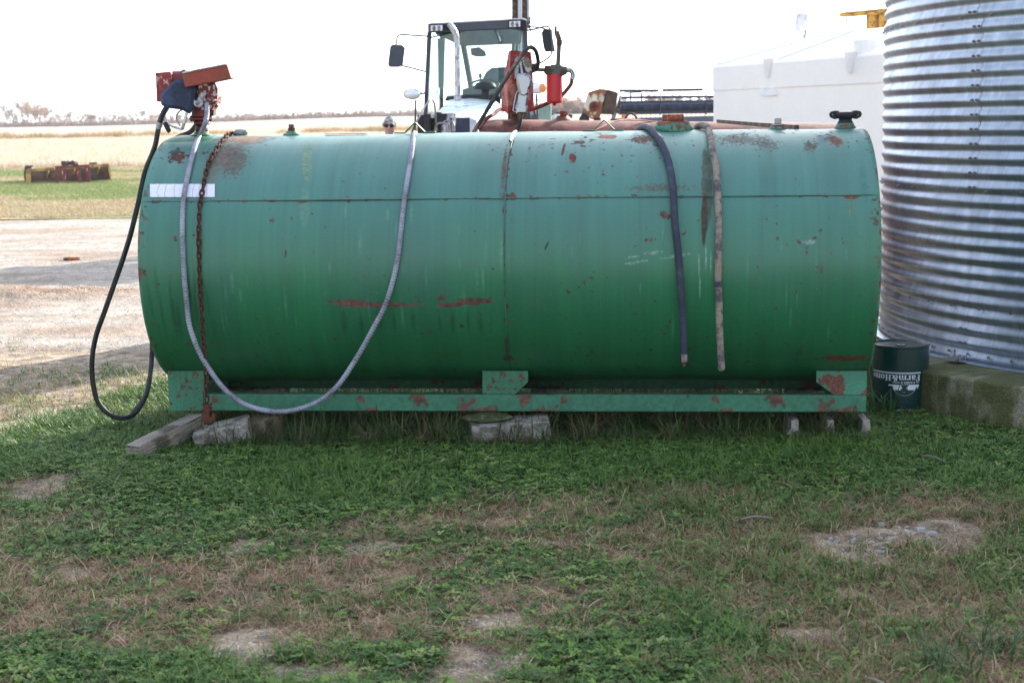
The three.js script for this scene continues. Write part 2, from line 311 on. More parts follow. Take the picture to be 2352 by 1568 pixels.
// ---------------------------------------------------------------- grain bin
const BIN = [4.345, -8.84], BR = 2.13, PADY = 0.225, PIT = 0.0745;
{
  const galv = (() => {
    const map = tex(512, (u, v) => { const n = fbm(u * 10, v * 10, 701, 5, 10), s = vn(u * 40, v * 40, 702, 40), t = vn(u * 120, v * 3, 703, 120); const g = 186 + 34 * (n - 0.5) + 22 * (s - 0.5) + 16 * (t - 0.5); return [g * 0.93, g * 0.98, g * 1.05]; });
    const rm = tex(256, (u, v) => { const n = fbm(u * 6, v * 6, 705, 4, 6); const g = 255 * (0.33 + 0.22 * n); return [g, g, g]; }, false);
    return new THREE.MeshStandardMaterial({ map, roughnessMap: rm, roughness: 1, metalness: 0.92, side: THREE.DoubleSide });
  })();
  const bin = thing('grain_bin', 'tall round bin of corrugated galvanised steel on a mossy concrete pad', 'grain bin', [BIN[0], 0, BIN[1]]);
  const sheetArc = (a0, a1, y0, rings, dr) => { // corrugated sheet: angles from +x, seen from above
    const na = Math.max(4, Math.round((a1 - a0) * 26)), nr = rings * 10, pos = [], uv = [], idx = [];
    for (let j = 0; j <= nr; j++) for (let i = 0; i <= na; i++) {
      const a = a0 + (a1 - a0) * i / na, y = y0 + j / 10 * PIT, w = Math.sin(j / 10 * 6.28319), lap = 0.0010 * (i / na) + dr;
      const dent = 0.004 * (fbm(a * 5 + y, y * 3, 711, 3) - 0.5);
      const r = BR + 0.0078 * w + lap + dent;
      pos.push(r * Math.cos(a), y, -r * Math.sin(a)); uv.push(a * BR / 1.2, y / 1.2);
    }
    for (let j = 0; j < nr; j++) for (let i = 0; i < na; i++) { const k = j * (na + 1) + i; idx.push(k, k + 1, k + na + 1, k + 1, k + na + 2, k + na + 1); }
    const g = new THREE.BufferGeometry(); g.setAttribute('position', new THREE.Float32BufferAttribute(pos, 3)); g.setAttribute('uv', new THREE.Float32BufferAttribute(uv, 2)); g.setIndex(idx); g.computeVertexNormals(); return g;
  };
  const angle = (px, y) => { const z = -8.0, p = W(px, y, z), a = Math.atan2(-(p.z - BIN[1]), p.x - BIN[0]); return a; };
  // where the view ray through a pixel meets the wall
  const onBin = (px, py, R = BR) => { const d = dirOf(px, py), ex = -BIN[0], ez = -BIN[1], a = d.x * d.x + d.z * d.z, b = 2 * (d.x * ex + d.z * ez), c = ex * ex + ez * ez - R * R, q = b * b - 4 * a * c; const t = (-b - Math.sqrt(Math.max(0, q))) / (2 * a); const p = d.multiplyScalar(t).add(V(0, EYE, 0)); return { a: Math.atan2(-(p.z - BIN[1]), p.x - BIN[0]), y: p.y }; };
  const step = 2 * Math.PI / 5, boltG = merge([cyl(0.0075, 0.0075, 0.004, [0, 0.002, 0], [0, 0, 0], 12), cyl(0.0055, 0.005, 0.009, [0, 0.008, 0], [0, 0, 0], 6)]);
  const boltM = worn([170, 170, 174], { rough: 0.35, metal: 0.85, spot: [120, 108, 96], amt: 0.2 });
  const bolt = (a, y, dr = 0.009) => { const m = part(bin, 'bolt', boltG, boltM, [(BR + dr) * Math.cos(a), y, -(BR + dr) * Math.sin(a)]); m.quaternion.setFromUnitVectors(V(0, 1, 0), V(Math.cos(a), 0, -Math.sin(a))); };
  const seamA = onBin(2243, 300).a, seamB = onBin(2216, 820).a, edgeA = onBin(2040, 500).a;
  const topCut = onBin(2250, 455).y, rings = 12;
  let y0 = PADY + 0.006, c = 0;
  // courses counted so that one lap lands at the seam seen half way up the photograph
  const first = Math.round((topCut - y0) / PIT);
  const courses = [first, rings, rings, rings, rings, rings];
  for (const n of courses) {
    const base = c % 2 ? seamA : seamB;
    for (let k = 0; k < 5; k++) part(bin, 'wall_sheet', sheetArc(base + k * step - 0.012, base + (k + 1) * step + 0.012, y0, n, c % 2 ? 0.0012 : 0), galv);
    if (c < 4) {
      for (let j = 0; j < n; j++) if (Math.abs(((base + 9) % step)) < 9) for (const o of [-0.011, 0.006]) if (c > 0 || j < 3) bolt(base + o, y0 + (j + 0.28) * PIT);
      for (let i = -4; i < 14; i++) { const a = edgeA - 0.1 + i * 0.105 ; bolt(a, y0 + (n - 0.04) * PIT, 0.004); }
    }
    y0 += n * PIT; c++;
  }
  for (let i = -2; i < 8; i++) bolt(onBin(2095, 690).a + (i - 2) * 0.1, onBin(2095, 677).y - 0.008, 0.006);
  for (let i = -6; i < 14; i++) bolt(edgeA + i * 0.07, PADY + 0.045, 0.008);
  part(bin, 'base_ring', lathe([[BR - 0.02, PADY + 0.002], [BR + 0.055, PADY + 0.002], [BR + 0.055, PADY + 0.006], [BR + 0.012, PADY + 0.010]], 128), galv);
  part(bin, 'roof', lathe([[BR + 0.06, y0 - 0.03], [BR + 0.06, y0], [0.4, y0 + 1.05], [0.4, y0 + 1.2], [0.001, y0 + 1.25]], 64), galv);
  const padMap = tex(512, (u, v) => {
    const st = fbm(u * 14, v * 2.2, 721, 4, 0), n = fbm(u * 9, v * 9, 722, 5), moss = sst(0.40, 0.62, 0.6 * st + 0.4 * n + 0.06);
    const g = 0.9 + 0.35 * (vn(u * 200, v * 200, 723) - 0.5); return mix3([158, 150, 132], mix3([112, 114, 66], [90, 90, 58], n), moss).map((q) => q * g);
  });
  const padM = new THREE.MeshStandardMaterial({ map: padMap, roughness: 1, bumpMap: soilBump, bumpScale: 0.006 });
  const pg = new THREE.LatheGeometry([[0.01, PADY], [2.50, PADY], [2.516, PADY - 0.004], [2.52, PADY - 0.016], [2.52, -0.2]].map((q) => new THREE.Vector2(...q)), 128);
  { const p = pg.attributes.position, u = pg.attributes.uv; for (let i = 0; i < p.count; i++) { const r = Math.hypot(p.getX(i), p.getZ(i)), a = Math.atan2(p.getZ(i), p.getX(i)); u.setXY(i, a * 2.4 / 0.9, (p.getY(i) + (2.52 - r)) / 0.9); } }
  part(bin, 'concrete_pad', pg, padM);
  // hold-down bracket on the pad
  const q = onBin(2198, 838, 2.2), br = part(bin, 'anchor_bracket', [box(0.10, 0.005, 0.05, [0, 0.0025, 0]), box(0.10, 0.022, 0.005, [0, 0.013, 0.0275]), box(0.10, 0.022, 0.005, [0, 0.013, -0.0275])], M.alu, [2.215 * Math.cos(q.a), PADY + 0.012, -2.215 * Math.sin(q.a)]);
  br.rotation.y = q.a + Math.PI / 2 + 0.25;
  part(br, 'anchor_bolt', [cyl(0.006, 0.006, 0.07, [0, 0.025, 0], [0, 0, 0], 10), cyl(0.011, 0.011, 0.009, [0, 0.012, 0], [0, 0, 0], 6)], M.steel);
}

// ---------------------------------------------------------------- big green tank on its skid
const TK = { x: 0.01, z: -7.52, y: 0.853, R: 0.61, L: 3.40, yaw: 0.083 };
const tkM = new THREE.Matrix4().makeRotationY(-TK.yaw).setPosition(TK.x, TK.y, TK.z), tkI = tkM.clone().invert();
// pixel -> point on the tank (radius R + off): s along the axis, th from the top towards the viewer, p in the world
function onTank(px, py, off = 0) {
  const o = V(0, EYE, 0).applyMatrix4(tkI), d = dirOf(px, py).transformDirection(tkI), R = TK.R + off;
  const a = d.y * d.y + d.z * d.z, b = 2 * (o.y * d.y + o.z * d.z), c = o.y * o.y + o.z * o.z - R * R, q = b * b - 4 * a * c;
  const t = q > 0 ? (-b - Math.sqrt(q)) / (2 * a) : -b / (2 * a), l = o.clone().addScaledVector(d, t);
  return { s: l.x, th: Math.atan2(l.z, l.y), l, p: l.clone().applyMatrix4(tkM), hit: q > 0 };
}
const tkP = (s, th, off = 0) => V(s, (TK.R + off) * Math.cos(th), (TK.R + off) * Math.sin(th));   // in the tank's own axes (origin on its axis)
const tkW = (s, th, off = 0) => tkP(s, th, off).applyMatrix4(tkM);
const sAt = (px, th) => { let a = -2.2, b = 2.2; for (let i = 0; i < 40; i++) { const m = (a + b) / 2, p = tkW(m, th), v = p.sub(V(0, EYE, 0)); const cp = Math.cos(PITCH), sp = Math.sin(PITCH), vv = v.y * cp - v.z * sp, dd = -v.y * sp - v.z * cp, u = FOC * v.x / dd, w = FOC * vv / dd; if (1176 + u * Math.cos(ROLL) - w * Math.sin(ROLL) < px) a = m; else b = m; } return a; };
const tankMat = (() => {
  const N = 2048, C = new Float32Array(N * N * 3), Rg = new Float32Array(N * N), r = rng(99);
  const green = [46, 114, 76], chalkSheen = [80, 126, 116];  // paler upwards: chalked paint, with sky sheen put into the colour
  const seamTh = onTank(1176, 455).th, seamS = onTank(1159, 640).s;
  const L = TK.L, A = 2 * Math.PI;
  for (let j = 0; j < N; j++) {
    const th = (j + 0.5) / N * A, t = th > Math.PI ? th - A : th;       // t from the top
    for (let i = 0; i < N; i++) {
      const s = ((i + 0.5) / N - 0.5) * L, k = (j * N + i);
      const st = vn(s * 22, t * 1.2, 801), st2 = vn(s * 75, t * 2.2, 802), n = fbm(s * 2.2, t * 1.6, 803, 3);
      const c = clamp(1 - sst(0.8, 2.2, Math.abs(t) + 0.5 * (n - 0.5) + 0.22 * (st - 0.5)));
      let q0 = mix(green[0], chalkSheen[0], c), q1 = mix(green[1], chalkSheen[1], c), q2 = mix(green[2], chalkSheen[2], c);
      const g = 1 + 0.10 * (st - 0.5) + 0.06 * (st2 - 0.5) + 0.10 * (n - 0.5) + 0.05 * (PERM[(k * 7) & 65535] - 0.5);
      q0 *= g; q1 *= g; q2 *= g;
      // rust: along the seams, at the ends and in small pits
      let rust = 0;
      if (t > -0.9 && t < 2.6) {
        const fine = fbm(s * 46, t * 28, 811, 4), big = fbm(s * 3, t * 3, 812, 2);
        const dS = Math.abs(t - seamTh + 0.006 * Math.sin(s * 2)) * TK.R, nearL = sst(-1.2, -1.6, s);
        rust = Math.max(rust, sst(0.0, 0.06, fine * (0.80 + 0.35 * big) + 0.08 * nearL - 0.50 - dS * 16));
        const dV = Math.abs(s - seamS - 0.012 * sst(0.9, 0.3, t));
        if (t < 2.0) rust = Math.max(rust, 0.9 * sst(0.0, 0.05, fine * (0.7 + 0.5 * big) - 0.52 - dV * 14 - 0.1 * sst(seamTh, seamTh + 0.4, t)));
        const dE = L / 2 - Math.abs(s); rust = Math.max(rust, 0.8 * sst(0.02, 0.14, fine - 0.52 - dE * 3.2));
        const topR = sst(0.75, 0.25, t) * sst(0.1, 0.7, s); rust = Math.max(rust, sst(0.0, 0.04, fine * (0.80 + 0.40 * big) + 0.05 * topR - 0.82));
        rust = Math.max(rust, 0.6 * sst(1.9, 2.4, t + 0.5 * (fine - 0.5)) * sst(0.68, 0.82, fine));
        if (t > 1.15 && t < 2.5) { const sp = vn(s * 190, t * 120, 815); if (sp > 0.965) { const w = 46 * sst(1.2, 1.8, t); q0 += w; q1 += w * 0.85; q2 += w * 0.75; } }
      }
      // dark hairline of the lap seams
      const d1 = Math.abs(t - seamTh + 0.006 * Math.sin(s * 2)) * TK.R, d2 = Math.abs(s - seamS - 0.012 * sst(0.9, 0.3, t));
      const ln = Math.max(1 - d1 / 0.003, 1 - d2 / 0.0026); if (ln > 0) { q0 *= 1 - 0.45 * ln; q1 *= 1 - 0.45 * ln; q2 *= 1 - 0.45 * ln; }
      if (rust > 0) { const f = 0.7 + 0.6 * vn(s * 60, t * 40, 816); q0 = mix(q0, 96 * f, rust); q1 = mix(q1, 72 * f, rust); q2 = mix(q2, 60 * f, rust); }
      C[k * 3] = q0; C[k * 3 + 1] = q1; C[k * 3 + 2] = q2; Rg[k] = 0.34 + 0.10 * (n - 0.5) + 0.45 * rust + 0.06 * c;
    }
  }
  // marks with a shape of their own, placed where the photograph shows them
  const mark = (px, py, rx, ry, col, o = {}) => {
    const a = onTank(px, py), e = Math.abs(onTank(px + rx, py).s - a.s), f = Math.abs(onTank(px, py + (py + ry > 862 ? -ry : ry)).th - a.th);
    const { amt = 1, edge = 0.3, freq = 12, ragged = 0.8, tilt = 0, streak = 1, rough = 0.85 } = o;
    const i0 = Math.floor(((a.s - e * 1.7) / L + 0.5) * N), i1 = Math.ceil(((a.s + e * 1.7) / L + 0.5) * N), j0 = Math.floor((a.th - f * 1.7) / A * N), j1 = Math.ceil((a.th + f * 1.7) / A * N);
    for (let jj = j0; jj <= j1; jj++) for (let i = Math.max(0, i0); i <= Math.min(N - 1, i1); i++) {
      const j = ((jj % N) + N) % N, s = ((i + 0.5) / N - 0.5) * L, t = (jj + 0.5) / N * A, y = (t - a.th) / f, x = (s - a.s + tilt * y * e) / e;
      const q = 1 - Math.hypot(x, y) + ragged * (fbm(s * freq * 3.4, t * freq * 1.7 / streak, 831 + (px | 0), 4) - 0.5) * 2 * 0.6, w = amt * sst(0, edge, q);
      if (w > 0) { const k = j * N + i, v = 0.8 + 0.4 * vn(s * 70, t * 50, 833); for (let n = 0; n < 3; n++) C[k * 3 + n] = mix(C[k * 3 + n], col[n] * v, w); Rg[k] = mix(Rg[k], rough, w); }
    }
  };
  const RU = [98, 74, 64], DK = [70, 60, 52];
  mark(560, 318, 90, 16, [150, 108, 88], { amt: 0.8, edge: 0.6, freq: 9 });
  mark(520, 352, 44, 46, [112, 82, 76], { amt: 0.75, edge: 0.7, freq: 10, tilt: 0.5 });
  mark(492, 395, 26, 50, [120, 96, 84], { amt: 0.55, edge: 0.7, tilt: 0.3 });
  mark(542, 370, 30, 34, RU, { amt: 0.6, edge: 0.2, freq: 26, ragged: 1.4 });
  mark(410, 362, 20, 12, [92, 52, 48], { freq: 24, ragged: 1.5, edge: 0.15 }); mark(400, 352, 12, 14, DK, { freq: 30, ragged: 1.6, edge: 0.15, amt: 0.8 });
  mark(705, 365, 15, 66, [132, 148, 112], { amt: 0.5, edge: 0.35, ragged: 0.15, tilt: -0.9 });
  mark(698, 470, 14, 60, [120, 150, 122], { amt: 0.3, edge: 0.35, ragged: 0.15, tilt: -0.3 });
  mark(866, 700, 114, 6.5, [104, 76, 66], { edge: 0.25, freq: 16, ragged: 0.6 }); mark(800, 692, 48, 5, [104, 76, 66], { edge: 0.2, ragged: 0.7 });
  mark(1085, 692, 50, 10, [96, 72, 62], { edge: 0.25, freq: 14, ragged: 0.6 }); mark(1015, 685, 12, 8, RU, { edge: 0.2, ragged: 0.9 }); mark(1035, 701, 32, 5, RU, { edge: 0.2 });
  for (const x of [790, 830, 870, 905, 950, 1010, 1040, 1075, 1105, 1125]) mark(x, 735 + 20 * r(), 5 + 5 * r(), 34, [30, 74, 50], { amt: 0.42, edge: 0.7, ragged: 0.5, streak: 3 });
  mark(1316, 360, 9, 12, [102, 56, 52], { edge: 0.15, ragged: 0.9, tilt: -0.3 }); mark(1294, 342, 3.5, 18, [88, 62, 50], { edge: 0.3, ragged: 0.3, tilt: 0.9 });
  mark(1255, 565, 2.2, 22, [36, 52, 44], { edge: 0.3, ragged: 0.1, tilt: 5.2 });
  mark(1394, 313, 26, 5.5, [112, 66, 62], { edge: 0.2, ragged: 0.9, freq: 18 }); mark(1330, 326, 14, 5, RU, { edge: 0.2, ragged: 1.3, freq: 26 }); mark(1480, 318, 26, 10, RU, { edge: 0.15, ragged: 1.7, freq: 30 });
  mark(1624, 420, 15, 120, [74, 78, 62], { amt: 0.75, edge: 0.3, ragged: 0.45, freq: 22, streak: 2 }); mark(1618, 500, 8, 62, [72, 60, 48], { amt: 0.85, edge: 0.3, ragged: 0.6, streak: 3 });
  for (const [x, y] of [[1606, 610], [1622, 590], [1633, 605], [1608, 660]]) mark(x, y, 3, 36, [176, 196, 182], { amt: 0.5, edge: 0.6, ragged: 0.2 });
  mark(1918, 322, 22, 16, [116, 78, 62], { amt: 0.9, edge: 0.35, ragged: 1.1, freq: 18, tilt: -0.5 }); mark(1888, 318, 24, 16, [100, 96, 112], { amt: 0.4, edge: 0.7 }); mark(1862, 335, 16, 14, RU, { amt: 0.7, ragged: 1.5, freq: 28, edge: 0.2 });
  mark(1956, 452, 18, 6, [112, 70, 48], { edge: 0.4, ragged: 0.6 }); mark(1957, 475, 12, 24, [128, 120, 84], { amt: 0.35, edge: 0.8 });
  mark(1985, 420, 14, 70, [60, 110, 110], { amt: 0.4, edge: 0.8, ragged: 0.2 });
  mark(1530, 495, 16, 9, RU, { edge: 0.15, ragged: 1.6, freq: 34, tilt: -0.6 }); mark(1522, 430, 70, 8, RU, { amt: 0.5, edge: 0.12, ragged: 2.2, freq: 40 });
  mark(1700, 318, 60, 14, RU, { amt: 0.55, edge: 0.3, ragged: 2.2, freq: 40 }); mark(1760, 330, 30, 14, RU, { amt: 0.5, edge: 0.3, ragged: 2.2, freq: 40 });
  for (const [x, y] of [[1455, 590], [1500, 580], [1535, 592], [1475, 600], [1450, 604], [1560, 585]]) mark(x, y, 16, 4, [170, 190, 168], { amt: 0.5, edge: 0.3, ragged: 1.6, freq: 30, tilt: 0.6 });
  mark(1860, 556, 16, 5, [150, 160, 158], { amt: 0.7, edge: 0.3, ragged: 1.4, freq: 30 });
  mark(1158, 380, 5, 60, RU, { amt: 0.8, edge: 0.2, ragged: 1.5, freq: 30 }); mark(1165, 450, 20, 8, RU, { edge: 0.15, ragged: 1.6, freq: 30 }); mark(1165, 800, 6, 28, [58, 60, 48], { amt: 0.6, edge: 0.5, ragged: 0.5 });
  mark(1168, 824, 14, 6, [80, 50, 42], { edge: 0.3, ragged: 1.2, freq: 30 }); mark(1940, 822, 62, 6, [104, 64, 50], { edge: 0.2, ragged: 1.0, freq: 26 });
  for (let i = 0; i < 16; i++) mark(420 + 1560 * r(), 330 + 420 * r(), 1.6 + 1.6 * r(), 1.6 + 2.5 * r(), [90, 62, 54], { amt: 0.7, edge: 0.3, ragged: 0.5, freq: 30 });
  for (let i = 0; i < 46; i++) mark(440 + 1530 * r(), 480 + 300 * r(), 2 + 5 * r(), 18 + 34 * r(), [128, 178, 156], { amt: 0.16 + 0.14 * r(), edge: 0.9, ragged: 0.2 });
  for (let i = 0; i < 24; i++) mark(330 + 150 * r(), 640 + 120 * r(), 4 + 3 * r(), 60, [28, 78, 52], { amt: 0.35, edge: 0.8, ragged: 0.4 });
  const map = tex(N, (u, v) => { const k = (Math.min(N - 1, Math.round(v * N)) * N + Math.min(N - 1, Math.round(u * N))) * 3; return [C[k], C[k + 1], C[k + 2]]; });
  map.wrapS = THREE.ClampToEdgeWrapping; map.wrapT = THREE.RepeatWrapping;
  const rm = tex(1024, (u, v) => { const g = 255 * Rg[Math.round(v * N) * N + Math.round(u * N)]; return [g, g, g]; }, false); rm.wrapS = THREE.ClampToEdgeWrapping;
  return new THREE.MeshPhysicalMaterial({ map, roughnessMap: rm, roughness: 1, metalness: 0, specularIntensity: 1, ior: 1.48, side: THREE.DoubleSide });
})();
const tank = thing('fuel_tank', 'long green steel fuel tank lying on a green skid, streaked with rust', 'fuel tank', [TK.x, 0, TK.z], -TK.yaw);
{
  const N = 128, S = 72, pos = [], uv = [], idx = [], nor = [], lip = 0.022;
  const row = (x, r, nx) => { for (let j = 0; j <= N; j++) { const th = j / N * 2 * Math.PI, nr = Math.sqrt(1 - nx * nx); pos.push(x, TK.y + r * Math.cos(th), r * Math.sin(th)); nor.push(nx, nr * Math.cos(th), nr * Math.sin(th)); uv.push(x / TK.L + 0.5, j / N); } };
  const rows = [];
  for (let i = 0; i <= 5; i++) { const a = i / 5 * Math.PI / 2; rows.push([-TK.L / 2 + lip * (1 - Math.sin(a)), TK.R - lip * (1 - Math.sin(a)) , -Math.cos(a)]); }
  rows.length = 0;
  for (let i = 0; i <= 4; i++) { const a = i / 4 * Math.PI / 2; rows.push([-TK.L / 2 + lip - lip * Math.cos(a), TK.R - lip + lip * Math.sin(a), -Math.cos(a)]); }
  for (let i = 1; i < S; i++) { const x = -TK.L / 2 + lip + (TK.L - 2 * lip) * i / S; const dent = 0; rows.push([x, TK.R + dent, 0]); }
  for (let i = 0; i <= 4; i++) { const a = (1 - i / 4) * Math.PI / 2; rows.push([TK.L / 2 - lip + lip * Math.cos(a), TK.R - lip + lip * Math.sin(a), Math.cos(a)]); }
  for (const q of rows) row(...q);
  // shallow dents so that the sheen wavers as on hand-rolled plate
  for (let k = 0; k < pos.length; k += 3) { const x = pos[k], y = pos[k + 1] - TK.y, z = pos[k + 2], th = Math.atan2(z, y), d = (0.009 * (fbm(x * 1.3 + 5, th * 1.6 + 5, 851, 2) - 0.5) + 0.004 * (fbm(x * 4.2 + 5, th * 3.6 + 5, 852, 2) - 0.5) - 0.0035 * Math.exp(-((x + 0.03) ** 2) / 0.004) - 0.002 * Math.exp(-((th - 0.97) ** 2) / 0.01)) * sst(1.7, 1.5, Math.abs(x)); pos[k + 1] += y / TK.R * d; pos[k + 2] += z / TK.R * d; }
  for (let i = 0; i < rows.length - 1; i++) for (let j = 0; j < N; j++) { const a = i * (N + 1) + j, b = a + N + 1; idx.push(a, a + 1, b, b, a + 1, b + 1); }
  const g = new THREE.BufferGeometry(); g.setAttribute('position', new THREE.Float32BufferAttribute(pos, 3)); g.setAttribute('normal', new THREE.Float32BufferAttribute(nor, 3)); g.setAttribute('uv', new THREE.Float32BufferAttribute(uv, 2)); g.setIndex(idx); g.computeVertexNormals();
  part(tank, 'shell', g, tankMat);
  for (const e of [-1, 1]) {
    const hd = new THREE.LatheGeometry([[0.001, 0.035], [0.2, 0.031], [0.4, 0.02], [TK.R - 0.03, 0.0]].map((q) => new THREE.Vector2(...q)), 64);
    hd.rotateZ(-e * Math.PI / 2); hd.translate(e * (TK.L / 2 - 0.002), TK.y, 0); part(tank, 'end_cap', buv(hd, 0.8), M.greenHead);
    const rim = new THREE.TorusGeometry(TK.R - 0.014, 0.009, 8, 96); rim.rotateY(Math.PI / 2); rim.translate(e * (TK.L / 2 - 0.006), TK.y, 0); part(tank, 'end_rim', buv(rim, 0.5), M.greenRust);
  }
  const T = (s, th, off = 0) => { const p = tkP(s, th, off); p.y += TK.y; return p; };
  const seamTh = onTank(1176, 455).th, seamS = onTank(1159, 640).s;
  { // lap weld along the shell and the girth weld
    const pts = []; for (let i = 0; i <= 40; i++) pts.push(T(-1.67 + 3.34 * i / 40, seamTh, 0.0004)); part(tank, 'weld_seam', tube(pts, 0.0028, 6, 0.03), tankSeamMat());
    const q = []; for (let i = 0; i <= 50; i++) q.push(T(seamS + 0.012 * sst(0.9, 0.3, i / 50 * 2.3), i / 50 * 2.35 - 0.03, 0.0004)); part(tank, 'weld_seam', tube(q, 0.0028, 6, 0.02), tankSeamMat());
    part(tank, 'weld_seam', tube([T(seamS + 0.012, -0.02, 0.004), T(seamS + 0.010, 0.12, 0.006), T(seamS + 0.004, 0.28, 0.004), T(seamS, 0.36, 0.001)], 0.006, 8), M.alu);
  }
  // skid rails and the bent plate feet between rail and shell
  const railZ = [0.315, -0.315], railM = worn([62, 122, 94], { spot: [106, 70, 58], amt: 0.24, scale: 26, rough: 0.55, soft: 0.05, size: 512 });
  const gx = (px) => (px - 1176) / 3500 * 7.2 / Math.cos(TK.yaw);
  for (const z of railZ) {
    part(tank, 'skid_rail', buv(box(3.355, 0.083, 0.05, [0.01, 0.181, z], [0, 0, 0], 0.005), 1.7), railM);
    const y0 = 0.14, y1 = 0.335, foot = (a, b, c, d) => { const gg = prism([[a, y0 + 0.085], [b, y0 + 0.085], [b, y0 + 0.086], [d, y1 - 0.05], [d, y1], [c, y1], [c, y1 - 0.05]], 0.012, 0.002); gg.translate(0, 0, z + Math.sign(z) * 0.02); return gg; };
    for (const [a, b, c, d] of [[-1.665, -1.495, -1.665, -1.468], [-0.125, 0.03, -0.125, 0.092], [1.535, 1.685, 1.455, 1.685]]) part(tank, 'foot_plate', foot(a, b, c, d), z > 0 && a > 0.5 ? M.greenRust : M.green);
    part(tank, 'foot_plate', box(0.172, 0.086, 0.008, [-1.579, 0.183, z + Math.sign(z) * 0.0275]), M.green);
  }
  for (const x of [-1.58, -0.05, 1.6]) part(tank, 'cross_beam', box(0.10, 0.07, 0.58, [x, 0.185, 0]), M.green);
  // fittings along the top
  const seat = (px, dth = 0) => sAt(px, dth);
  const up = (s, th = 0) => [s, TK.y + TK.R * Math.cos(th), TK.R * Math.sin(th)];
  { const [x, y] = up(seat(670)); const b = part(tank, 'bung', lathe([[0.0, 0.0], [0.045, -0.006], [0.043, 0.006], [0.028, 0.012], [0.027, 0.02], [0.001, 0.02]], 28, [x, y, 0]), M.greenRust); part(b, 'plug', [cyl(0.019, 0.019, 0.016, [x, y + 0.027, 0], [0, 0, 0], 6), box(0.026, 0.02, 0.026, [x, y + 0.043, 0])], M.oldSteel); }
  { const [x, y] = up(seat(797)); const g2 = box(0.21, 0.004, 0.12, [x, y + 0.003, -0.02]); part(tank, 'cover_plate', g2, M.steel); }
  { const [x, y] = up(seat(1546)); const b = part(tank, 'bung', lathe([[0.0, 0.0], [0.098, -0.03], [0.096, 0.0], [0.086, 0.014], [0.084, 0.028], [0.001, 0.028]], 40, [x, y + 0.008, 0]), M.greenRust); part(b, 'plug', [cyl(0.075, 0.08, 0.008, [x, y + 0.040, 0], [0, 0, 0], 40), box(0.083, 0.032, 0.083, [x, y + 0.06, 0], [0, 0.35, 0], 0.004)], M.rustPlug); }
  { const [x, y] = up(seat(1787)); const b = part(tank, 'bung', lathe([[0.0, 0.0], [0.042, -0.006], [0.042, 0.004], [0.034, 0.010], [0.034, 0.018], [0.001, 0.018]], 28, [x, y, 0]), M.greenRust); part(b, 'plug', [cyl(0.024, 0.026, 0.006, [x, y + 0.021, 0]), box(0.032, 0.028, 0.032, [x, y + 0.037, 0])], M.steel); }
  { // black cam lever cap
    const [x, y] = up(seat(1942)); const b = part(tank, 'bung', lathe([[0.0, 0.0], [0.052, -0.008], [0.05, 0.006], [0.042, 0.014], [0.04, 0.024], [0.001, 0.024]], 28, [x, y, 0]), M.greenRust);
    part(b, 'filler_cap', [lathe([[0.034, 0.02], [0.036, 0.03], [0.031, 0.034], [0.031, 0.044], [0.046, 0.05], [0.05, 0.07], [0.04, 0.076], [0.001, 0.076]], 32, [x, y, 0])], M.black);
    for (const e of [-1, 1]) { const ear = prism([[0.034, -0.014], [0.052, -0.017], [0.07, -0.008], [0.074, 0.004], [0.068, 0.014], [0.05, 0.018], [0.034, 0.016]].map((q) => [q[0] * e, q[1]]), 0.022, 0.003, [circlePts(0.0055, 10, 0.061 * e, 0.002)]); ear.translate(x, y + 0.062, 0); part(b, 'cam_lever', ear, M.black); }
  }
  // lifting lugs of bent flat bar
  for (const pts of [[[906, 304], [930, 304], [954, 281], [976, 303], [1001, 303]], [[1340, 299], [1364, 299], [1388, 276], [1411, 298], [1433, 299]]]) {
    const mid = seat(pts[2][0]), k = 7.5 / FOC, q = pts.map(([x, y]) => [mid + (x - pts[2][0]) * k, TK.y + TK.R + 0.004 + Math.max(0, (pts[0][1] - y)) * k]);
    const l = []; for (let i = 0; i < 4; i++) l.push(bar(V(q[i][0], q[i][1], 0), V(q[i + 1][0], q[i + 1][1], 0), 0.035, 0.006, 0.0015));
    part(tank, 'lifting_lug', l, M.greenHead);
  }
  { const s = seat(455), w = 0.115, pos2 = [], idx2 = [], uv2 = []; // reinforcing plate under the pump
    for (let j = 0; j <= 8; j++) for (let i = 0; i <= 8; i++) { const th = -0.3 + 0.6 * j / 8 - 0.01, p = T(s - w + 2 * w * i / 8, th, (i % 8 && j % 8) ? 0.006 : 0.0005); pos2.push(p.x, p.y, p.z); uv2.push(p.x, th * 0.6); }
    for (let j = 0; j < 8; j++) for (let i = 0; i < 8; i++) { const a = j * 9 + i; idx2.push(a, a + 9, a + 1, a + 1, a + 9, a + 10); }
    const gg = new THREE.BufferGeometry(); gg.setAttribute('position', new THREE.Float32BufferAttribute(pos2, 3)); gg.setAttribute('uv', new THREE.Float32BufferAttribute(uv2, 2)); gg.setIndex(idx2); gg.computeVertexNormals(); part(tank, 'pad_plate', gg, M.greenHead);
  }
}
function tankSeamMat() { return tankSeamMat.m ??= worn([66, 112, 98], { spot: [92, 72, 62], amt: 0.34, scale: 12, rough: 0.65, soft: 0.05 }); }
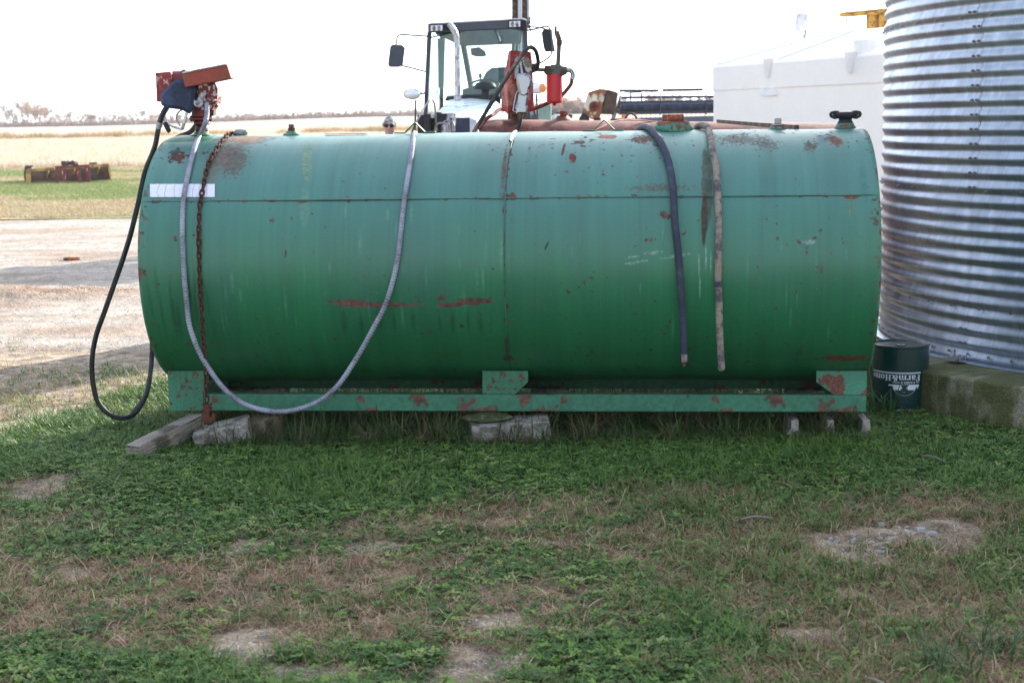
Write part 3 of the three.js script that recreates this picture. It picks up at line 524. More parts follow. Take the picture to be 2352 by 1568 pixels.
function tankPatch(name, corners, off, mat, n = 12) { // a sheet that lies on the shell between two pixel corners
  const [[x0, y0], [x1, y1]] = corners, pos = [], uv = [], idx = [];
  for (let j = 0; j <= n; j++) for (let i = 0; i <= n; i++) { const a = onTank(mix(x0, x1, i / n), mix(y0, y1, j / n)), p = tkW(a.s, a.th, off + 0.0012 * (i % 3 === 0 ? 1 : 0)); pos.push(p.x, p.y, p.z); uv.push(i / n, 1 - j / n); }
  for (let j = 0; j < n; j++) for (let i = 0; i < n; i++) { const a = j * (n + 1) + i; idx.push(a, a + n + 1, a + 1, a + 1, a + n + 1, a + n + 2); }
  const g = new THREE.BufferGeometry(); g.setAttribute('position', new THREE.Float32BufferAttribute(pos, 3)); g.setAttribute('uv', new THREE.Float32BufferAttribute(uv, 2)); g.setIndex(idx); g.computeVertexNormals(); return g;
}
{ // blank white sticker, crazed and wrinkled
  const map = tex(256, (u, v) => {
    let c = 0; for (const [x, k] of [[0.13, 1], [0.25, 2], [0.38, 3], [0.54, 4], [0.66, 5], [0.75, 6], [0.88, 7]]) c = Math.max(c, 1 - Math.abs(u - x - 0.03 * (fbm(v * 3, k, 861, 3) - 0.5) * 2 - 0.03 * (v - 0.5)) / 0.006);
    const n = fbm(u * 10, v * 5, 862, 3), e = 1 - Math.abs(n - 0.5) / 0.012, d = clamp(Math.max(c * 0.8, e * 0.45)); return mix3([232, 230, 240], [120, 118, 136], d);
  }, true, 1024);
  single('blank_sticker', tankPatch('s', [[344, 423], [493, 453]], 0.0022, new THREE.MeshBasicMaterial(), 24), new THREE.MeshStandardMaterial({ map, roughness: 0.55, side: THREE.DoubleSide }), 'blank cracked white sticker on the end of the green tank behind the chain', 'sticker');
}
// ---------------------------------------------------------------- helpers for things measured in the photograph: geometry in world coordinates, origin at the thing's base
function slab(pts, z, depth, bev = 0.003, holes = []) { const f = (q) => { const p = W(q[0], q[1], z); return [p.x, p.y]; }; const o = pts.map(f); if (THREE.ShapeUtils.area(o.map((q) => new THREE.Vector2(...q))) < 0) o.reverse(); const g = prism(o, depth, bev, holes.map((h) => h.map(f))); g.translate(0, 0, z); return buv(g, 0.5); }
const place = (geo, base) => { for (const g of geo) g.translate(-base[0], -base[1], -base[2]); return geo; };
function made(name, label, category, base, group) {
  const o = thing(name, label, category, base, 0, group);
  o.add2 = (n, geo, mat, parent = o) => part(parent, n, merge(place((Array.isArray(geo) ? geo : [geo]).map(clean), base)), mat);
  return o;
}
const PX = (z) => -z / FOC;                  // metres per pixel at depth z
function frameHose(pts, z) { return pts.map(([x, y, dz]) => W(x, y, z + (dz || 0))); }
// a hose whose pixels lie on the tank; below the belly line it hangs straight down in front of the shell
function onShell(pts, r) {
  return pts.map(([x, y, z]) => {
    if (z !== undefined) return W(x, y, z);
    const a = onTank(x, y, r + 0.001);
    if (!a.hit && y < 600) return W(x, y, TK.z - 0.01);
    if (a.hit && a.th < 1.56) return a.p;
    const d = dirOf(x, y).transformDirection(tkI), o = V(0, EYE, 0).applyMatrix4(tkI), t = (TK.R + r + 0.001 - o.z) / d.z; return o.addScaledVector(d, t).applyMatrix4(tkM);
  });
}

// ---------------------------------------------------------------- pump at the end of the green tank
{
  const z = -7.62, k = PX(z), c = W(461, 300, z), base = [c.x, TK.y + TK.R - 0.002, z];
  const p = made('fuel_pump', 'weathered red fuel pump standing on the end of the green tank', 'fuel pump', base);
  const lathePx = (cx, rows, n = 28) => lathe(rows.map(([hw, y]) => [hw * k, W(cx, y, z).y]), n, [W(cx, 290, z).x, 0, z]);
  p.add2('bung', lathePx(461, [[0, 312], [26, 312], [22, 309], [17, 307], [15.5, 302], [0, 302]]), M.greenHead);
  p.add2('hex_coupling', lathePx(462, [[0, 302], [13, 302], [15, 300], [15, 292], [13, 290.5], [12.5, 286], [0, 286]], 8), M.redPlain);
  p.add2('neck', lathePx(463, [[0, 286.5], [17, 286.5], [18, 285], [18.5, 275], [0, 275]]), M.redPlain);
  const fl = p.add2('flange', lathePx(461, [[0, 275.2], [25, 275.2], [26, 274], [26, 271], [25, 270], [0, 270]], 32), M.redPlain);
  for (const x of [439, 483]) p.add2('flange_bolt', cyl(0.007, 0.007, 0.03, W(x, 272, z + 0.01).toArray(), [0, 0, 0], 6), M.redPlain, p);
  p.add2('neck', lathePx(462, [[0, 270], [21, 270], [21.5, 266], [20, 249], [18, 246], [0, 246]]), M.redPlain);
  p.add2('pump_body', [slab([[443, 196], [447, 192], [492, 192], [498, 201], [499, 222], [497, 233], [492, 238], [488, 247], [452, 247], [448, 240], [443, 236]], z, 0.14, 0.012), cyl(0.05, 0.05, 0.12, W(470, 215, z - 0.06).toArray(), [Math.PI / 2, 0, 0])], M.redDark);
  p.add2('cover_plate', slab([[456, 193], [493, 193], [497, 202], [497, 222], [494, 234], [456, 233]], z + 0.082, 0.014, 0.004), M.redDark);
  for (const [x, y] of [[460, 197], [491, 197], [493, 230], [465, 230]]) p.add2('cover_bolt', cyl(0.006, 0.006, 0.012, W(x, y, z + 0.092).toArray(), [Math.PI / 2, 0, 0], 6), M.alu);
  p.add2('valve_housing', slab([[486, 234], [498, 236], [499, 241], [491, 246], [490, 262], [482, 264], [481, 236]], z - 0.01, 0.08, 0.006), M.redPlain);
  const lv = p.add2('switch_lever', [slab([[446, 231], [452, 233], [456, 224], [462, 212], [468, 211], [470, 218], [466, 222], [464, 232], [465, 238], [462, 244], [456, 245.5], [449, 243], [445, 238]], z + 0.11, 0.012, 0.004)], M.alu);
  p.add2('lever_bolt', cyl(0.007, 0.007, 0.016, W(452, 238.5, z + 0.118).toArray(), [Math.PI / 2, 0, 0], 8), M.steel);
  // tilted red cover box in front of the motor
  p.add2('nozzle_cover', [slab([[426, 168], [524, 149], [533, 178], [432, 199]], z + 0.09, 0.13, 0.004)], M.redChalk);
  p.add2('cover_hem', slab([[425, 166.5], [524, 147.3], [524.6, 149.6], [425.8, 169]], z + 0.092, 0.14, 0.001), M.alu);
  p.add2('motor', [cyl(0.055, 0.055, 0.17, W(437, 188, z - 0.06).toArray(), [0, 0, Math.PI / 2]), cyl(0.062, 0.062, 0.02, W(424, 188, z - 0.06).toArray(), [0, 0, Math.PI / 2])], M.redPlain);
  const jb = p.add2('junction_box', [slab([[364, 169.5], [394, 167], [397, 170], [396, 229], [367, 232]], z - 0.05, 0.12, 0.004)], M.redPaint);
  p.add2('box_lid', slab([[366.5, 172], [391, 170], [393, 226], [369, 229]], z + 0.016, 0.012, 0.003), M.redPaint);
  p.add2('box_hub', [cyl(0.032, 0.032, 0.05, W(402, 190, z - 0.05).toArray(), [0, 0, Math.PI / 2]), cyl(0.024, 0.024, 0.08, W(412, 190, z - 0.05).toArray(), [0, 0, Math.PI / 2])], M.redPlain);
  p.add2('outlet_fitting', [cyl(0.018, 0.018, 0.01, W(474, 236, z + 0.085).toArray()), cyl(0.014, 0.014, 0.03, W(474, 240, z + 0.085).toArray(), [0, 0, 0], 6)], M.steel);
}
// nozzle hung beside the pump, with its hose
{
  const z = -7.53, base = W(400, 298, z).toArray();
  const n = made('fuel_nozzle', 'fuel nozzle with a faded blue cover hooked on the red pump, hand guard downward', 'fuel nozzle', base);
  n.add2('nozzle_cover', slab([[377, 221], [381, 214], [392, 205], [401, 194], [408, 190], [418, 191], [427, 192.5], [436, 201], [443, 206], [441, 216], [441, 231], [437, 242], [432, 251], [424, 247], [414, 244], [405, 243], [395, 241.5], [386, 241], [378, 236]], z, 0.062, 0.016), M.blueBoot);
  n.add2('grip', [tube([W(388, 238, z), W(377, 254, z), W(370, 270, z), W(365.5, 284, z)], 0.0135, 14)], M.rubber);
  n.add2('hand_guard', [tube([W(429, 247, z), W(428, 262, z), W(422, 282, z), W(417.5, 296, z), W(408, 294, z), W(396, 290, z), W(384, 283, z), W(377, 274, z), W(378, 262, z), W(386, 250, z)], 0.006, 8, 0.004), bar(W(430, 251, z), W(418, 297, z), 0.014, 0.014)], M.alu);
  n.add2('trigger', tube([W(425, 250, z), W(412, 255, z), W(405.5, 264, z), W(405, 274, z), W(409, 282, z), W(413, 289, z)], 0.004, 8, 0.004), M.steel);
  n.add2('latch', slab([[376, 284], [382, 281], [386, 288], [389, 294], [390, 300], [386, 303], [383, 299], [380, 293]], z, 0.02, 0.004), M.black);
  n.add2('swivel', [rod(W(367, 282, z), W(364, 290, z), 0.0155, 12), rod(W(364, 290, z), W(362.5, 296, z), 0.0145, 8)], M.steel);
  const hp = [[363, 296, 0], [355, 336, 0], [333, 393, 0.03], [318, 460, 0.06], [299, 538, 0.08], [281, 596, 0.08], [264, 645, 0.08], [238, 719, 0.08], [220, 770, 0.07], [211, 821, 0.06], [212.7, 880, 0.04], [225, 924, 0.02], [253, 953, 0], [279, 960, -0.02], [304, 953, -0.06], [330, 917, -0.12], [343, 869, -0.2], [348, 814, -0.28], [349, 740, -0.34], [352, 640, -0.36], [362, 500, -0.34], [378, 380, -0.3], [400, 322, -0.24], [440, 300, -0.2], [462, 262, -0.16], [470, 240, -0.1]];
  single('fuel_hose', [tube(frameHose(hp, z), 0.0128, 12, 0.012), rod(W(328, 920, z - 0.11), W(301, 955, z - 0.06), 0.0145, 12)], M.rubber, 'black rubber hose looping down past the end of the green tank onto the grass', 'hose');
}
// grey flexible conduit from the pump
{
  const pts = [[474, 238, -7.52], [475, 258, -7.50], [471, 281, -7.44], [460, 308], [448, 334], [432, 395.7], [421, 457], [418, 519], [420, 581], [423, 643], [429, 704], [433, 740], [438.5, 761], [456, 806], [482, 851], [516, 894.5], [559.5, 927], [613.5, 943], [667, 943], [728, 923], [772, 889], [821, 818], [858, 752], [883, 704], [901, 649], [914, 587], [920, 534.6], [929, 457], [938.4, 396], [946.5, 340], [948, 309, -7.545]];
  const w = onShell(pts, 0.0125); w.push(tkW(sAt(949, -0.2), -0.22, 0.013), tkW(sAt(950, -0.5), -0.55, 0.013));
  const curve = new THREE.CatmullRomCurve3(w, false, 'centripetal'), L = curve.getLength(), n = Math.round(L / 0.0035);
  const g = new THREE.TubeGeometry(curve, n, 0.0118, 10, false), p = g.attributes.position;
  for (let i = 0; i <= n; i++) { const c = curve.getPointAt(i / n), r = 1 + (i % 4 < 2 ? 0.09 : -0.09); for (let j = 0; j <= 10; j++) { const k = i * 11 + j; p.setXYZ(k, c.x + (p.getX(k) - c.x) * r, c.y + (p.getY(k) - c.y) * r, c.z + (p.getZ(k) - c.z) * r); } }
  g.computeVertexNormals(); { const u = g.attributes.uv; for (let i = 0; i < u.count; i++) u.setXY(i, u.getX(i) * L * 2, u.getY(i) * 0.15); }
  single('flexible_conduit', g, M.conduit, 'ribbed grey flexible conduit hanging in a deep loop across the green tank', 'conduit');
  const tq = [W(947, 302, -7.545), W(952, 289, -7.56), W(963, 268, -7.6), W(975, 245, -7.66), W(990, 229, -7.72), W(997, 236, -7.8), W(1000, 262, -7.9), W(1003, 300, -7.98)];
  single('wire_loop', tube(tq, 0.0045, 8, 0.01), M.steel, 'thin grey wire arching up behind the lifting lug beside the conduit', 'wire');
}
// rusty chain with hook, weighted by a stone
{
  const pts = [[541, 304, -7.53], [530, 306, -7.52], [518.6, 312.5], [500, 337], [481.5, 368], [470.7, 402], [466, 429.6], [458.4, 470], [456, 519], [456, 565], [458, 642.6], [461.5, 704], [464.6, 747.6], [464.5, 758], [470, 812], [472, 855.6], [474, 909.6], [475, 926]];
  const w = onShell(pts, 0.011); w[0] = tkW(sAt(541, -0.03), -0.03, 0.012); w[1] = tkW(sAt(530, 0.03), 0.05, 0.012);
  const curve = new THREE.CatmullRomCurve3(w, false, 'centripetal'), L = curve.getLength();
  const pitch = 0.0305, n = Math.floor(L / pitch), end = curve.getPointAt(1), base = [end.x, end.y - 0.11, end.z];
  const ch = made('rusty_chain', 'rusty steel chain with a hook hanging down the green tank end', 'chain', base);
  const lp = []; for (let i = 0; i < 24; i++) { const a = i / 24 * 2 * Math.PI; lp.push(V(0.0088 * Math.cos(a), 0.0125 * Math.sign(Math.sin(a)) * Math.min(1, Math.abs(Math.sin(a)) * 1.5) + 0.007 * Math.sin(a), 0)); }
  const lg = buv(tube(lp, 0.0043, 8, 0.004, true), 0.2);
  for (let i = 0; i < n; i++) {
    const t = (i + 0.5) * pitch / L, p = curve.getPointAt(t), d = curve.getTangentAt(t), a = onTankNormal(p), q = new THREE.Quaternion();
    const x = a.clone().cross(d).normalize(), m = new THREE.Matrix4().makeBasis(x, d, x.clone().cross(d)); q.setFromRotationMatrix(m);
    q.multiply(new THREE.Quaternion().setFromAxisAngle(V(0, 1, 0), (i % 2 ? 0.86 : -0.70) + 0.25 * Math.sin(i * 2.3)));
    const l = part(ch, 'link', lg, M.rust, [p.x - base[0], p.y - base[1], p.z - base[2]]); l.quaternion.copy(q);
  }
  const Q = (x, y) => W(x, y, end.z);
  ch.add2('hook', [tube([Q(468, 925), Q(468, 932), Q(474, 936), Q(482, 932), Q(484, 925)], 0.0055, 8, 0.004), slab([[470, 930], [482, 930], [484, 938], [480, 944], [478, 952], [482, 958], [487, 957], [488, 949], [492, 952], [492, 962], [487, 971], [478, 974], [469, 970], [465, 961], [466, 951], [471, 943]], end.z, 0.017, 0.005)], M.rust);
}
function onTankNormal(p) { const l = p.clone().applyMatrix4(tkI); return l.y < 0 ? V(0, 0, 1).transformDirection(tkM) : V(0, l.y, l.z).transformDirection(tkM); }
{ const p = tkW(sAt(553, 0), 0.0, 0.016); const g = blob(0.036, 911, 1, 0.5, 0.7, 0.3); g.translate(p.x, p.y, p.z); single('stone', g, M.stone, 'grey stone lying on top of the green tank at the end of the chain', 'stone'); }
// two hoses thrown over the tank
{
  const a = [[1442, 302, -8.0], [1461, 291.5, -7.72], [1482, 290.5, -7.5], [1504, 306], [1522, 334], [1538, 380], [1547, 442], [1550, 503.5], [1558, 581], [1567, 704], [1570, 754], [1571.6, 815]];
  const w = onShell(a, 0.0165); w[2] = tkW(sAt(1484, 0), 0.02, 0.0175); w[1] = tkW(sAt(1462, -0.3), -0.34, 0.02); w[0] = tkW(sAt(1436, -0.7), -0.75, 0.02);
  const e = w[w.length - 1], d = V(0.003, -1, 0).normalize(), base = [e.x, e.y - 0.06, e.z];
  const h = made('hose', 'dark blue hose with a bright metal end draped over the green tank', 'hose', base);
  h.add2('tube', tube(w, 0.0165, 14, 0.012), M.blueHose);
  h.add2('end_fitting', [rod(e.clone().addScaledVector(d, -0.004), e.clone().addScaledVector(d, 0.03), 0.0185, 8), rod(e.clone().addScaledVector(d, 0.03), e.clone().addScaledVector(d, 0.042), 0.016, 16, 0.012), rod(e.clone().addScaledVector(d, 0.04), e.clone().addScaledVector(d, 0.05), 0.009, 10)], M.steel);
  const b = [[1594, 298, -7.9], [1597, 292, -7.72], [1608, 284.6, -7.5], [1624, 291], [1632, 317], [1637, 350], [1645, 383], [1647.6, 422.4], [1650, 471.6], [1651, 537], [1650, 603], [1650, 652], [1652, 701], [1653, 754], [1657.8, 847]];
  const v = onShell(b, 0.0165); v[2] = tkW(sAt(1610, 0), 0.0, 0.022); v[1] = tkW(sAt(1598, -0.3), -0.3, 0.018); v[0] = tkW(sAt(1592, -0.7), -0.75, 0.018);
  const f = v[v.length - 1], hb = made('hose', 'worn tan hose with dark scuffs draped over the green tank', 'hose', [f.x, f.y, f.z]);
  hb.add2('tube', [tube(v, 0.0162, 14, 0.012), ...caps([f, v[0]], 0.015)], M.tanHose);
  const cl = W(1650.5, 645, v[11].z); hb.add2('tape_band', cyl(0.0175, 0.0175, 0.028, [v[11].x, v[11].y, v[11].z], [0, 0, 0.0], 16), M.blueHose);
}
// square tube lying across both tanks
const T2 = { R: 0.55, y: 0.953, z: -9.9 };
single('steel_bar', bar(W(1650, 278, -9.6), W(1831, 292.5, -7.42), 0.022, 0.022, 0.002), M.oldSteel, 'square steel bar lying across both tanks beside a plug', 'steel bar');

// ---------------------------------------------------------------- rusty red tank behind, with its own pump, filter and hose
{
  const x0 = W(1098, 300, -9.9).x, x1 = W(1935, 300, -9.9).x, L = x1 - x0, cx = (x0 + x1) / 2, base = [cx, 0, T2.z];  // hidden right end lengthened to block sun under the green tank
  const t = thing('fuel_tank', 'rusty red steel tank lying behind the long green tank', 'fuel tank', base);
  const tilt = -0.024, shell = new THREE.LatheGeometry([[0.001, -L / 2 - 0.03], [0.3, -L / 2 - 0.02], [T2.R - 0.02, -L / 2], [T2.R, -L / 2 + 0.02], [T2.R, L / 2 - 0.02], [T2.R - 0.02, L / 2], [0.3, L / 2 + 0.02], [0.001, L / 2 + 0.03]].map((q) => new THREE.Vector2(...q)), 96);
  shell.rotateZ(-Math.PI / 2); shell.rotateZ(tilt); shell.translate(0, T2.y, 0); part(t, 'shell', buv(shell, 0.8), M.rustRed);
  for (const x of [-L * 0.33, L * 0.33]) part(t, 'saddle', [box(0.08, 0.5, 0.7, [x, 0.25, 0]), box(0.16, 0.05, 0.9, [x, 0.03, 0])], M.rustRed);
  const py = (px) => W(px, 279, T2.z).x - cx, ty = (x) => T2.y + T2.R + x * tilt;
  { const x = py(1291), y = ty(x), b = part(t, 'bung', lathe([[0.001, -0.01], [0.075, -0.012], [0.06, 0.002], [0.04, 0.01], [0.036, 0.02], [0.001, 0.02]], 28, [x, y, 0]), M.rustRed); part(b, 'plug', [cyl(0.03, 0.034, 0.012, [x, y + 0.022, 0]), box(0.045, 0.03, 0.045, [x + 0.01, y + 0.042, 0])], M.rustPlug); }
  { const pts = [[1425, 280], [1433, 279], [1441, 264], [1450, 260], [1459, 265], [1467, 278], [1476, 280]].map(([a, b]) => { const q = W(a, b, T2.z - 0.1); return V(q.x - cx, q.y, -0.1); }); part(t, 'lifting_lug', tube(pts, 0.007, 8), M.oldSteel); }
  const zf = -9.55, pts = [[1360, 300, -9.5], [1368, 299, -9.45], [1411, 279, -9.6], [1441.5, 274.5, -9.7], [1477.5, 276.5, -9.8], [1522.5, 281.5, -9.85], [1560, 284, -9.9]].map(([a, b, c]) => W(a, b, c));
  single('copper_wire', tube(pts, 0.005, 8, 0.02), M.copper, 'copper coloured line lying along the top of the rusty tank', 'wire');
}
{
  const z = -9.72, k = PX(z), c = W(1190, 276, z), base = [c.x, T2.y + T2.R, z];
  const p = made('fuel_pump', 'red fuel pump with a creased cover standing on the rusty tank', 'fuel pump', base);
  p.add2('stand_pipe', [lathe([[0.001, -0.02], [0.05, -0.02], [0.05, 0.0], [0.034, 0.005], [0.034, 0.16], [0.001, 0.16]], 24, [W(1185, 276, z).x, T2.y + T2.R, z - 0.06])], M.rustRed);
  // creased sheet cover: a broad face and a narrower flank
  const f = (x, y, dz) => W(x, y, z + dz);
  const cover = (() => {
    const top = [f(1168, 118, 0.0), f(1173, 115.5, 0.10), f(1219, 119, 0.03)], mid = [f(1152, 212, 0.0), f(1168, 206, 0.11), f(1225, 200, 0.03)], low = [f(1151.5, 245, 0), f(1167, 254, 0.11), f(1223.5, 246, 0.03)], bot = [f(1166, 260, 0.03), f(1167, 261, 0.10), f(1208, 261, 0.04)];
    const rows = [top, mid, low, bot], pos = [], back = rows.map((r) => r.map((q) => q.clone().setZ(z - 0.13)));
    const quad = (a, b, cc, d) => { for (const q of [a, b, cc, a, cc, d]) pos.push(q.x, q.y, q.z); };
    for (let j = 0; j < 3; j++) { for (let i = 0; i < 2; i++) quad(rows[j][i], rows[j + 1][i], rows[j + 1][i + 1], rows[j][i + 1]); quad(back[j][0], back[j + 1][0], rows[j + 1][0], rows[j][0]); quad(rows[j][2], rows[j + 1][2], back[j + 1][2], back[j][2]); quad(back[j][2], back[j + 1][2], back[j + 1][0], back[j][0]); }
    quad(rows[0][0], rows[0][1], rows[0][2], back[0][2]); quad(rows[0][0], back[0][2], back[0][0], rows[0][0]); quad(back[3][0], back[3][2], rows[3][2], rows[3][0]);
    const g = new THREE.BufferGeometry(); g.setAttribute('position', new THREE.Float32BufferAttribute(pos, 3)); g.computeVertexNormals(); return buv(g, 0.5);
  })();
  p.add2('pump_cover', cover, worn([150, 46, 42], { spot: [176, 112, 100], amt: 0.34, scale: 12, rough: 0.7, soft: 0.12 }));
  const zz = z + 0.075;
  p.add2('nozzle_plate', [slab([[1183, 136], [1188, 131], [1206, 133], [1206, 142], [1192, 150], [1190, 178], [1182, 180]], zz + 0.02, 0.012, 0.003)], M.alu);
  p.add2('nozzle_boot', slab([[1199, 140], [1205, 134], [1212, 135], [1219, 162], [1213, 167], [1208, 163]], zz + 0.02, 0.05, 0.006), M.steel);
  p.add2('nozzle_holder', [slab([[1184, 212], [1190, 206], [1190, 178], [1193, 176], [1196, 214], [1194, 246], [1190, 257], [1177, 254], [1181, 228]], zz, 0.012, 0.003)], M.steel);
  p.add2('outlet_fitting', [slab([[1222, 150], [1231, 150], [1232, 163], [1224, 166]], z - 0.02, 0.04, 0.004)], M.blackIron);
  // spin-on filter beside the pump
  const zq = z - 0.03;
  p.add2('feed_pipe', [rod(W(1228, 159, zq), W(1256, 161, zq), 0.012, 14)], M.oldSteel);
  p.add2('filter_head', [slab([[1254, 154], [1264, 154], [1268, 151], [1286, 152], [1290, 155], [1299, 156], [1299, 168], [1290, 172], [1258, 170], [1253, 166]], zq, 0.085, 0.008), rod(W(1296, 162, zq), W(1301, 162, zq), 0.022, 6)], M.oldSteel);
  const xc = W(1273.5, 200, zq).x, y1 = W(1273, 170.5, zq).y, y0 = W(1273, 236, zq).y;
  const fl = p.add2('filter_canister', lathe([[0.001, y1], [0.046, y1], [0.05, y1 - 0.004], [0.0505, y0 + 0.012], [0.047, y0 + 0.002], [0.03, y0 - 0.003], [0.012, y0 - 0.006], [0.009, y0 - 0.018], [0.001, y0 - 0.018]], 36, [xc, 0, zq]), M.redBright);
  p.add2('vent_pipe', [rod(W(1281.5, 152, zq), W(1285, 92, zq), 0.014, 14), rod(W(1280.5, 154, zq), W(1281, 148, zq), 0.02, 8), rod(W(1284.5, 104, zq), W(1285.3, 91, zq), 0.0185, 14), rod(W(1285, 92, zq), W(1278, 72, zq), 0.017, 14), rod(W(1276.5, 76, zq), W(1276.5, 60, zq), 0.008, 10)], M.oldSteel);
  p.add2('pipe_elbow', tube([W(1299, 162, zq), W(1308, 160.5, zq), W(1314, 165, zq), W(1316, 173, zq), W(1314, 181, zq)], 0.0155, 12, 0.004), M.alu);
  const hose = [[1314, 179, 0], [1312, 192, 0], [1303, 205, 0], [1290, 219, -0.02], [1262, 235, -0.08], [1224, 250, -0.14], [1180, 258, -0.2], [1152, 250, -0.16], [1134, 262, -0.06], [1117, 273, 0.06], [1100, 296, 0.1]];
  p.add2('filter_hose', tube(frameHose(hose, zq), 0.0125, 12, 0.012), M.rustRed);
}
{
  const z = -9.60, base = W(1198, 300, z).toArray();
  const n = made('fuel_nozzle', 'chrome fuel nozzle hanging nose up on the red pump of the rusty tank', 'fuel nozzle', base);
  const R = (x, y) => W(x, y, z);
  n.add2('spout', [tube([R(1196, 142), R(1197, 152), R(1199, 164), R(1199, 176)], 0.0095, 12, 0.004), ...[146, 151, 156, 161].map((y, i) => { const g = new THREE.TorusGeometry(0.0105, 0.0022, 6, 16); g.rotateX(Math.PI / 2); const q = R(1196.5 + i * 0.6, y); g.translate(q.x, q.y, q.z); return buv(g, 0.5); })], M.chrome);
  n.add2('valve_body', [slab([[1193, 174], [1205, 173], [1208, 178], [1214, 177], [1217, 186], [1215, 196], [1211, 204], [1210, 213], [1204, 218], [1198, 216], [1195, 206], [1192, 192], [1191, 180]], z, 0.052, 0.014), sph(0.021, R(1208, 207).toArray(), [1, 1, 1.1])], M.chrome);
  n.add2('grip', [slab([[1197, 214], [1208, 214], [1209, 224], [1206, 242], [1208, 246], [1207, 257], [1190, 257], [1190, 248], [1194, 236]], z, 0.04, 0.012)], M.chrome);
  n.add2('trigger_guard', [tube([R(1192, 206), R(1186, 214), R(1183, 228), R(1180, 246), R(1179, 254), R(1186, 257)], 0.005, 8, 0.004), tube([R(1192, 216), R(1190, 230), R(1185, 245), R(1184, 251)], 0.0035, 8, 0.004)], M.chrome);
  n.add2('swivel', [rod(R(1196, 257), R(1195.5, 266), 0.019, 8), rod(R(1195.5, 266), R(1195, 274), 0.014, 12)], M.oldSteel);
  n.add2('hose_tail', tube([R(1195, 272), R(1193.5, 282), R(1189, 296), R(1184, 312)], 0.0125, 12), M.rubber);
  const hp = [[1234, 158, -0.12], [1236, 144, -0.1], [1234, 127, -0.06], [1228, 113, 0], [1220, 108, 0.02], [1209, 114, 0.06], [1189, 141, 0.12], [1160, 184, 0.16], [1136, 223.5, 0.18], [1117.6, 255, 0.18], [1100, 283, 0.2], [1084, 310, 0.22]];
  single('fuel_hose', tube(frameHose(hp, z), 0.0128, 12, 0.012), worn([42, 42, 46], { spot: [124, 104, 82], amt: 0.4, scale: 4, rough: 0.8, soft: 0.2 }), 'dark hose arching over the creased red pump cover behind the green tank', 'hose');
}
function plate(pts, th) { // flat sheet through 3-D points
  const n = V(0, 0, 0); for (let i = 0; i < pts.length; i++) { const a = pts[i], b = pts[(i + 1) % pts.length]; n.add(a.clone().cross(b)); } n.normalize().multiplyScalar(th / 2);
  const A = pts.map((p) => p.clone().add(n)), B = pts.map((p) => p.clone().sub(n)), pos = [], tri = (a, b, c) => { for (const q of [a, b, c]) pos.push(q.x, q.y, q.z); };
  const x = pts[1].clone().sub(pts[0]).normalize(), nn = n.clone().normalize(), y = nn.clone().cross(x);
  for (const [i, j, k] of THREE.ShapeUtils.triangulateShape(pts.map((p) => new THREE.Vector2(p.dot(x), p.dot(y))), [])) { tri(A[i], A[j], A[k]); tri(B[i], B[k], B[j]); }
  for (let i = 0; i < pts.length; i++) { const j = (i + 1) % pts.length; tri(A[i], B[i], B[j]); tri(A[i], B[j], A[j]); }
  const g = new THREE.BufferGeometry(); g.setAttribute('position', new THREE.Float32BufferAttribute(pos, 3)); g.computeVertexNormals(); return buv(g, 0.5);
}
function loft(rows) { // closed skin through rows of points, capped
  const pos = [], tri = (a, b, c) => { for (const q of [a, b, c]) pos.push(q.x, q.y, q.z); }, n = rows[0].length;
  for (let r = 0; r < rows.length - 1; r++) for (let i = 0; i < n; i++) { const j = (i + 1) % n; tri(rows[r][i], rows[r + 1][i], rows[r + 1][j]); tri(rows[r][i], rows[r + 1][j], rows[r][j]); }
  for (const r of [rows[0], rows[rows.length - 1]]) for (let i = 1; i < n - 1; i++) tri(r[0], r[i], r[i + 1]);
  const g = new THREE.BufferGeometry(); g.setAttribute('position', new THREE.Float32BufferAttribute(pos, 3)); g.computeVertexNormals(); return buv(g, 0.5);
}
function wheel(t, name, c, r, w, turn) {
  const tyre = new THREE.LatheGeometry([[r * 0.52, -w * 0.42], [r * 0.8, -w * 0.5], [r * 0.94, -w * 0.46], [r, -w * 0.34], [r, w * 0.34], [r * 0.94, w * 0.46], [r * 0.8, w * 0.5], [r * 0.52, w * 0.42]].map((q) => new THREE.Vector2(...q)), 40);
  const lugs = []; for (let i = 0; i < 18; i++) for (const s of [-1, 1]) { const a = (i + (s > 0 ? 0.5 : 0)) / 18 * 6.2832; const b = new THREE.BoxGeometry(0.045, w * 0.46, 0.05); b.rotateX(0); b.rotateZ(0); b.applyMatrix4(new THREE.Matrix4().makeRotationX(s * 0.6)); b.translate(r * 1.0, s * w * 0.24, 0); b.rotateY(a); lugs.push(b); }
  const all = merge([tyre, ...lugs]); all.rotateZ(Math.PI / 2); all.rotateY(turn);
  const m = part(t, name, buv(all, 0.6), M.rubber, c);
  const rim = new THREE.LatheGeometry([[0.001, -w * 0.1], [r * 0.3, -w * 0.12], [r * 0.42, -w * 0.3], [r * 0.54, -w * 0.4], [r * 0.54, w * 0.4], [r * 0.42, w * 0.3], [r * 0.3, w * 0.12], [0.001, w * 0.1]].map((q) => new THREE.Vector2(...q)), 32);
  rim.rotateZ(Math.PI / 2); rim.rotateY(turn); part(m, 'rim', buv(rim, 0.5), M.whitePaint);
}
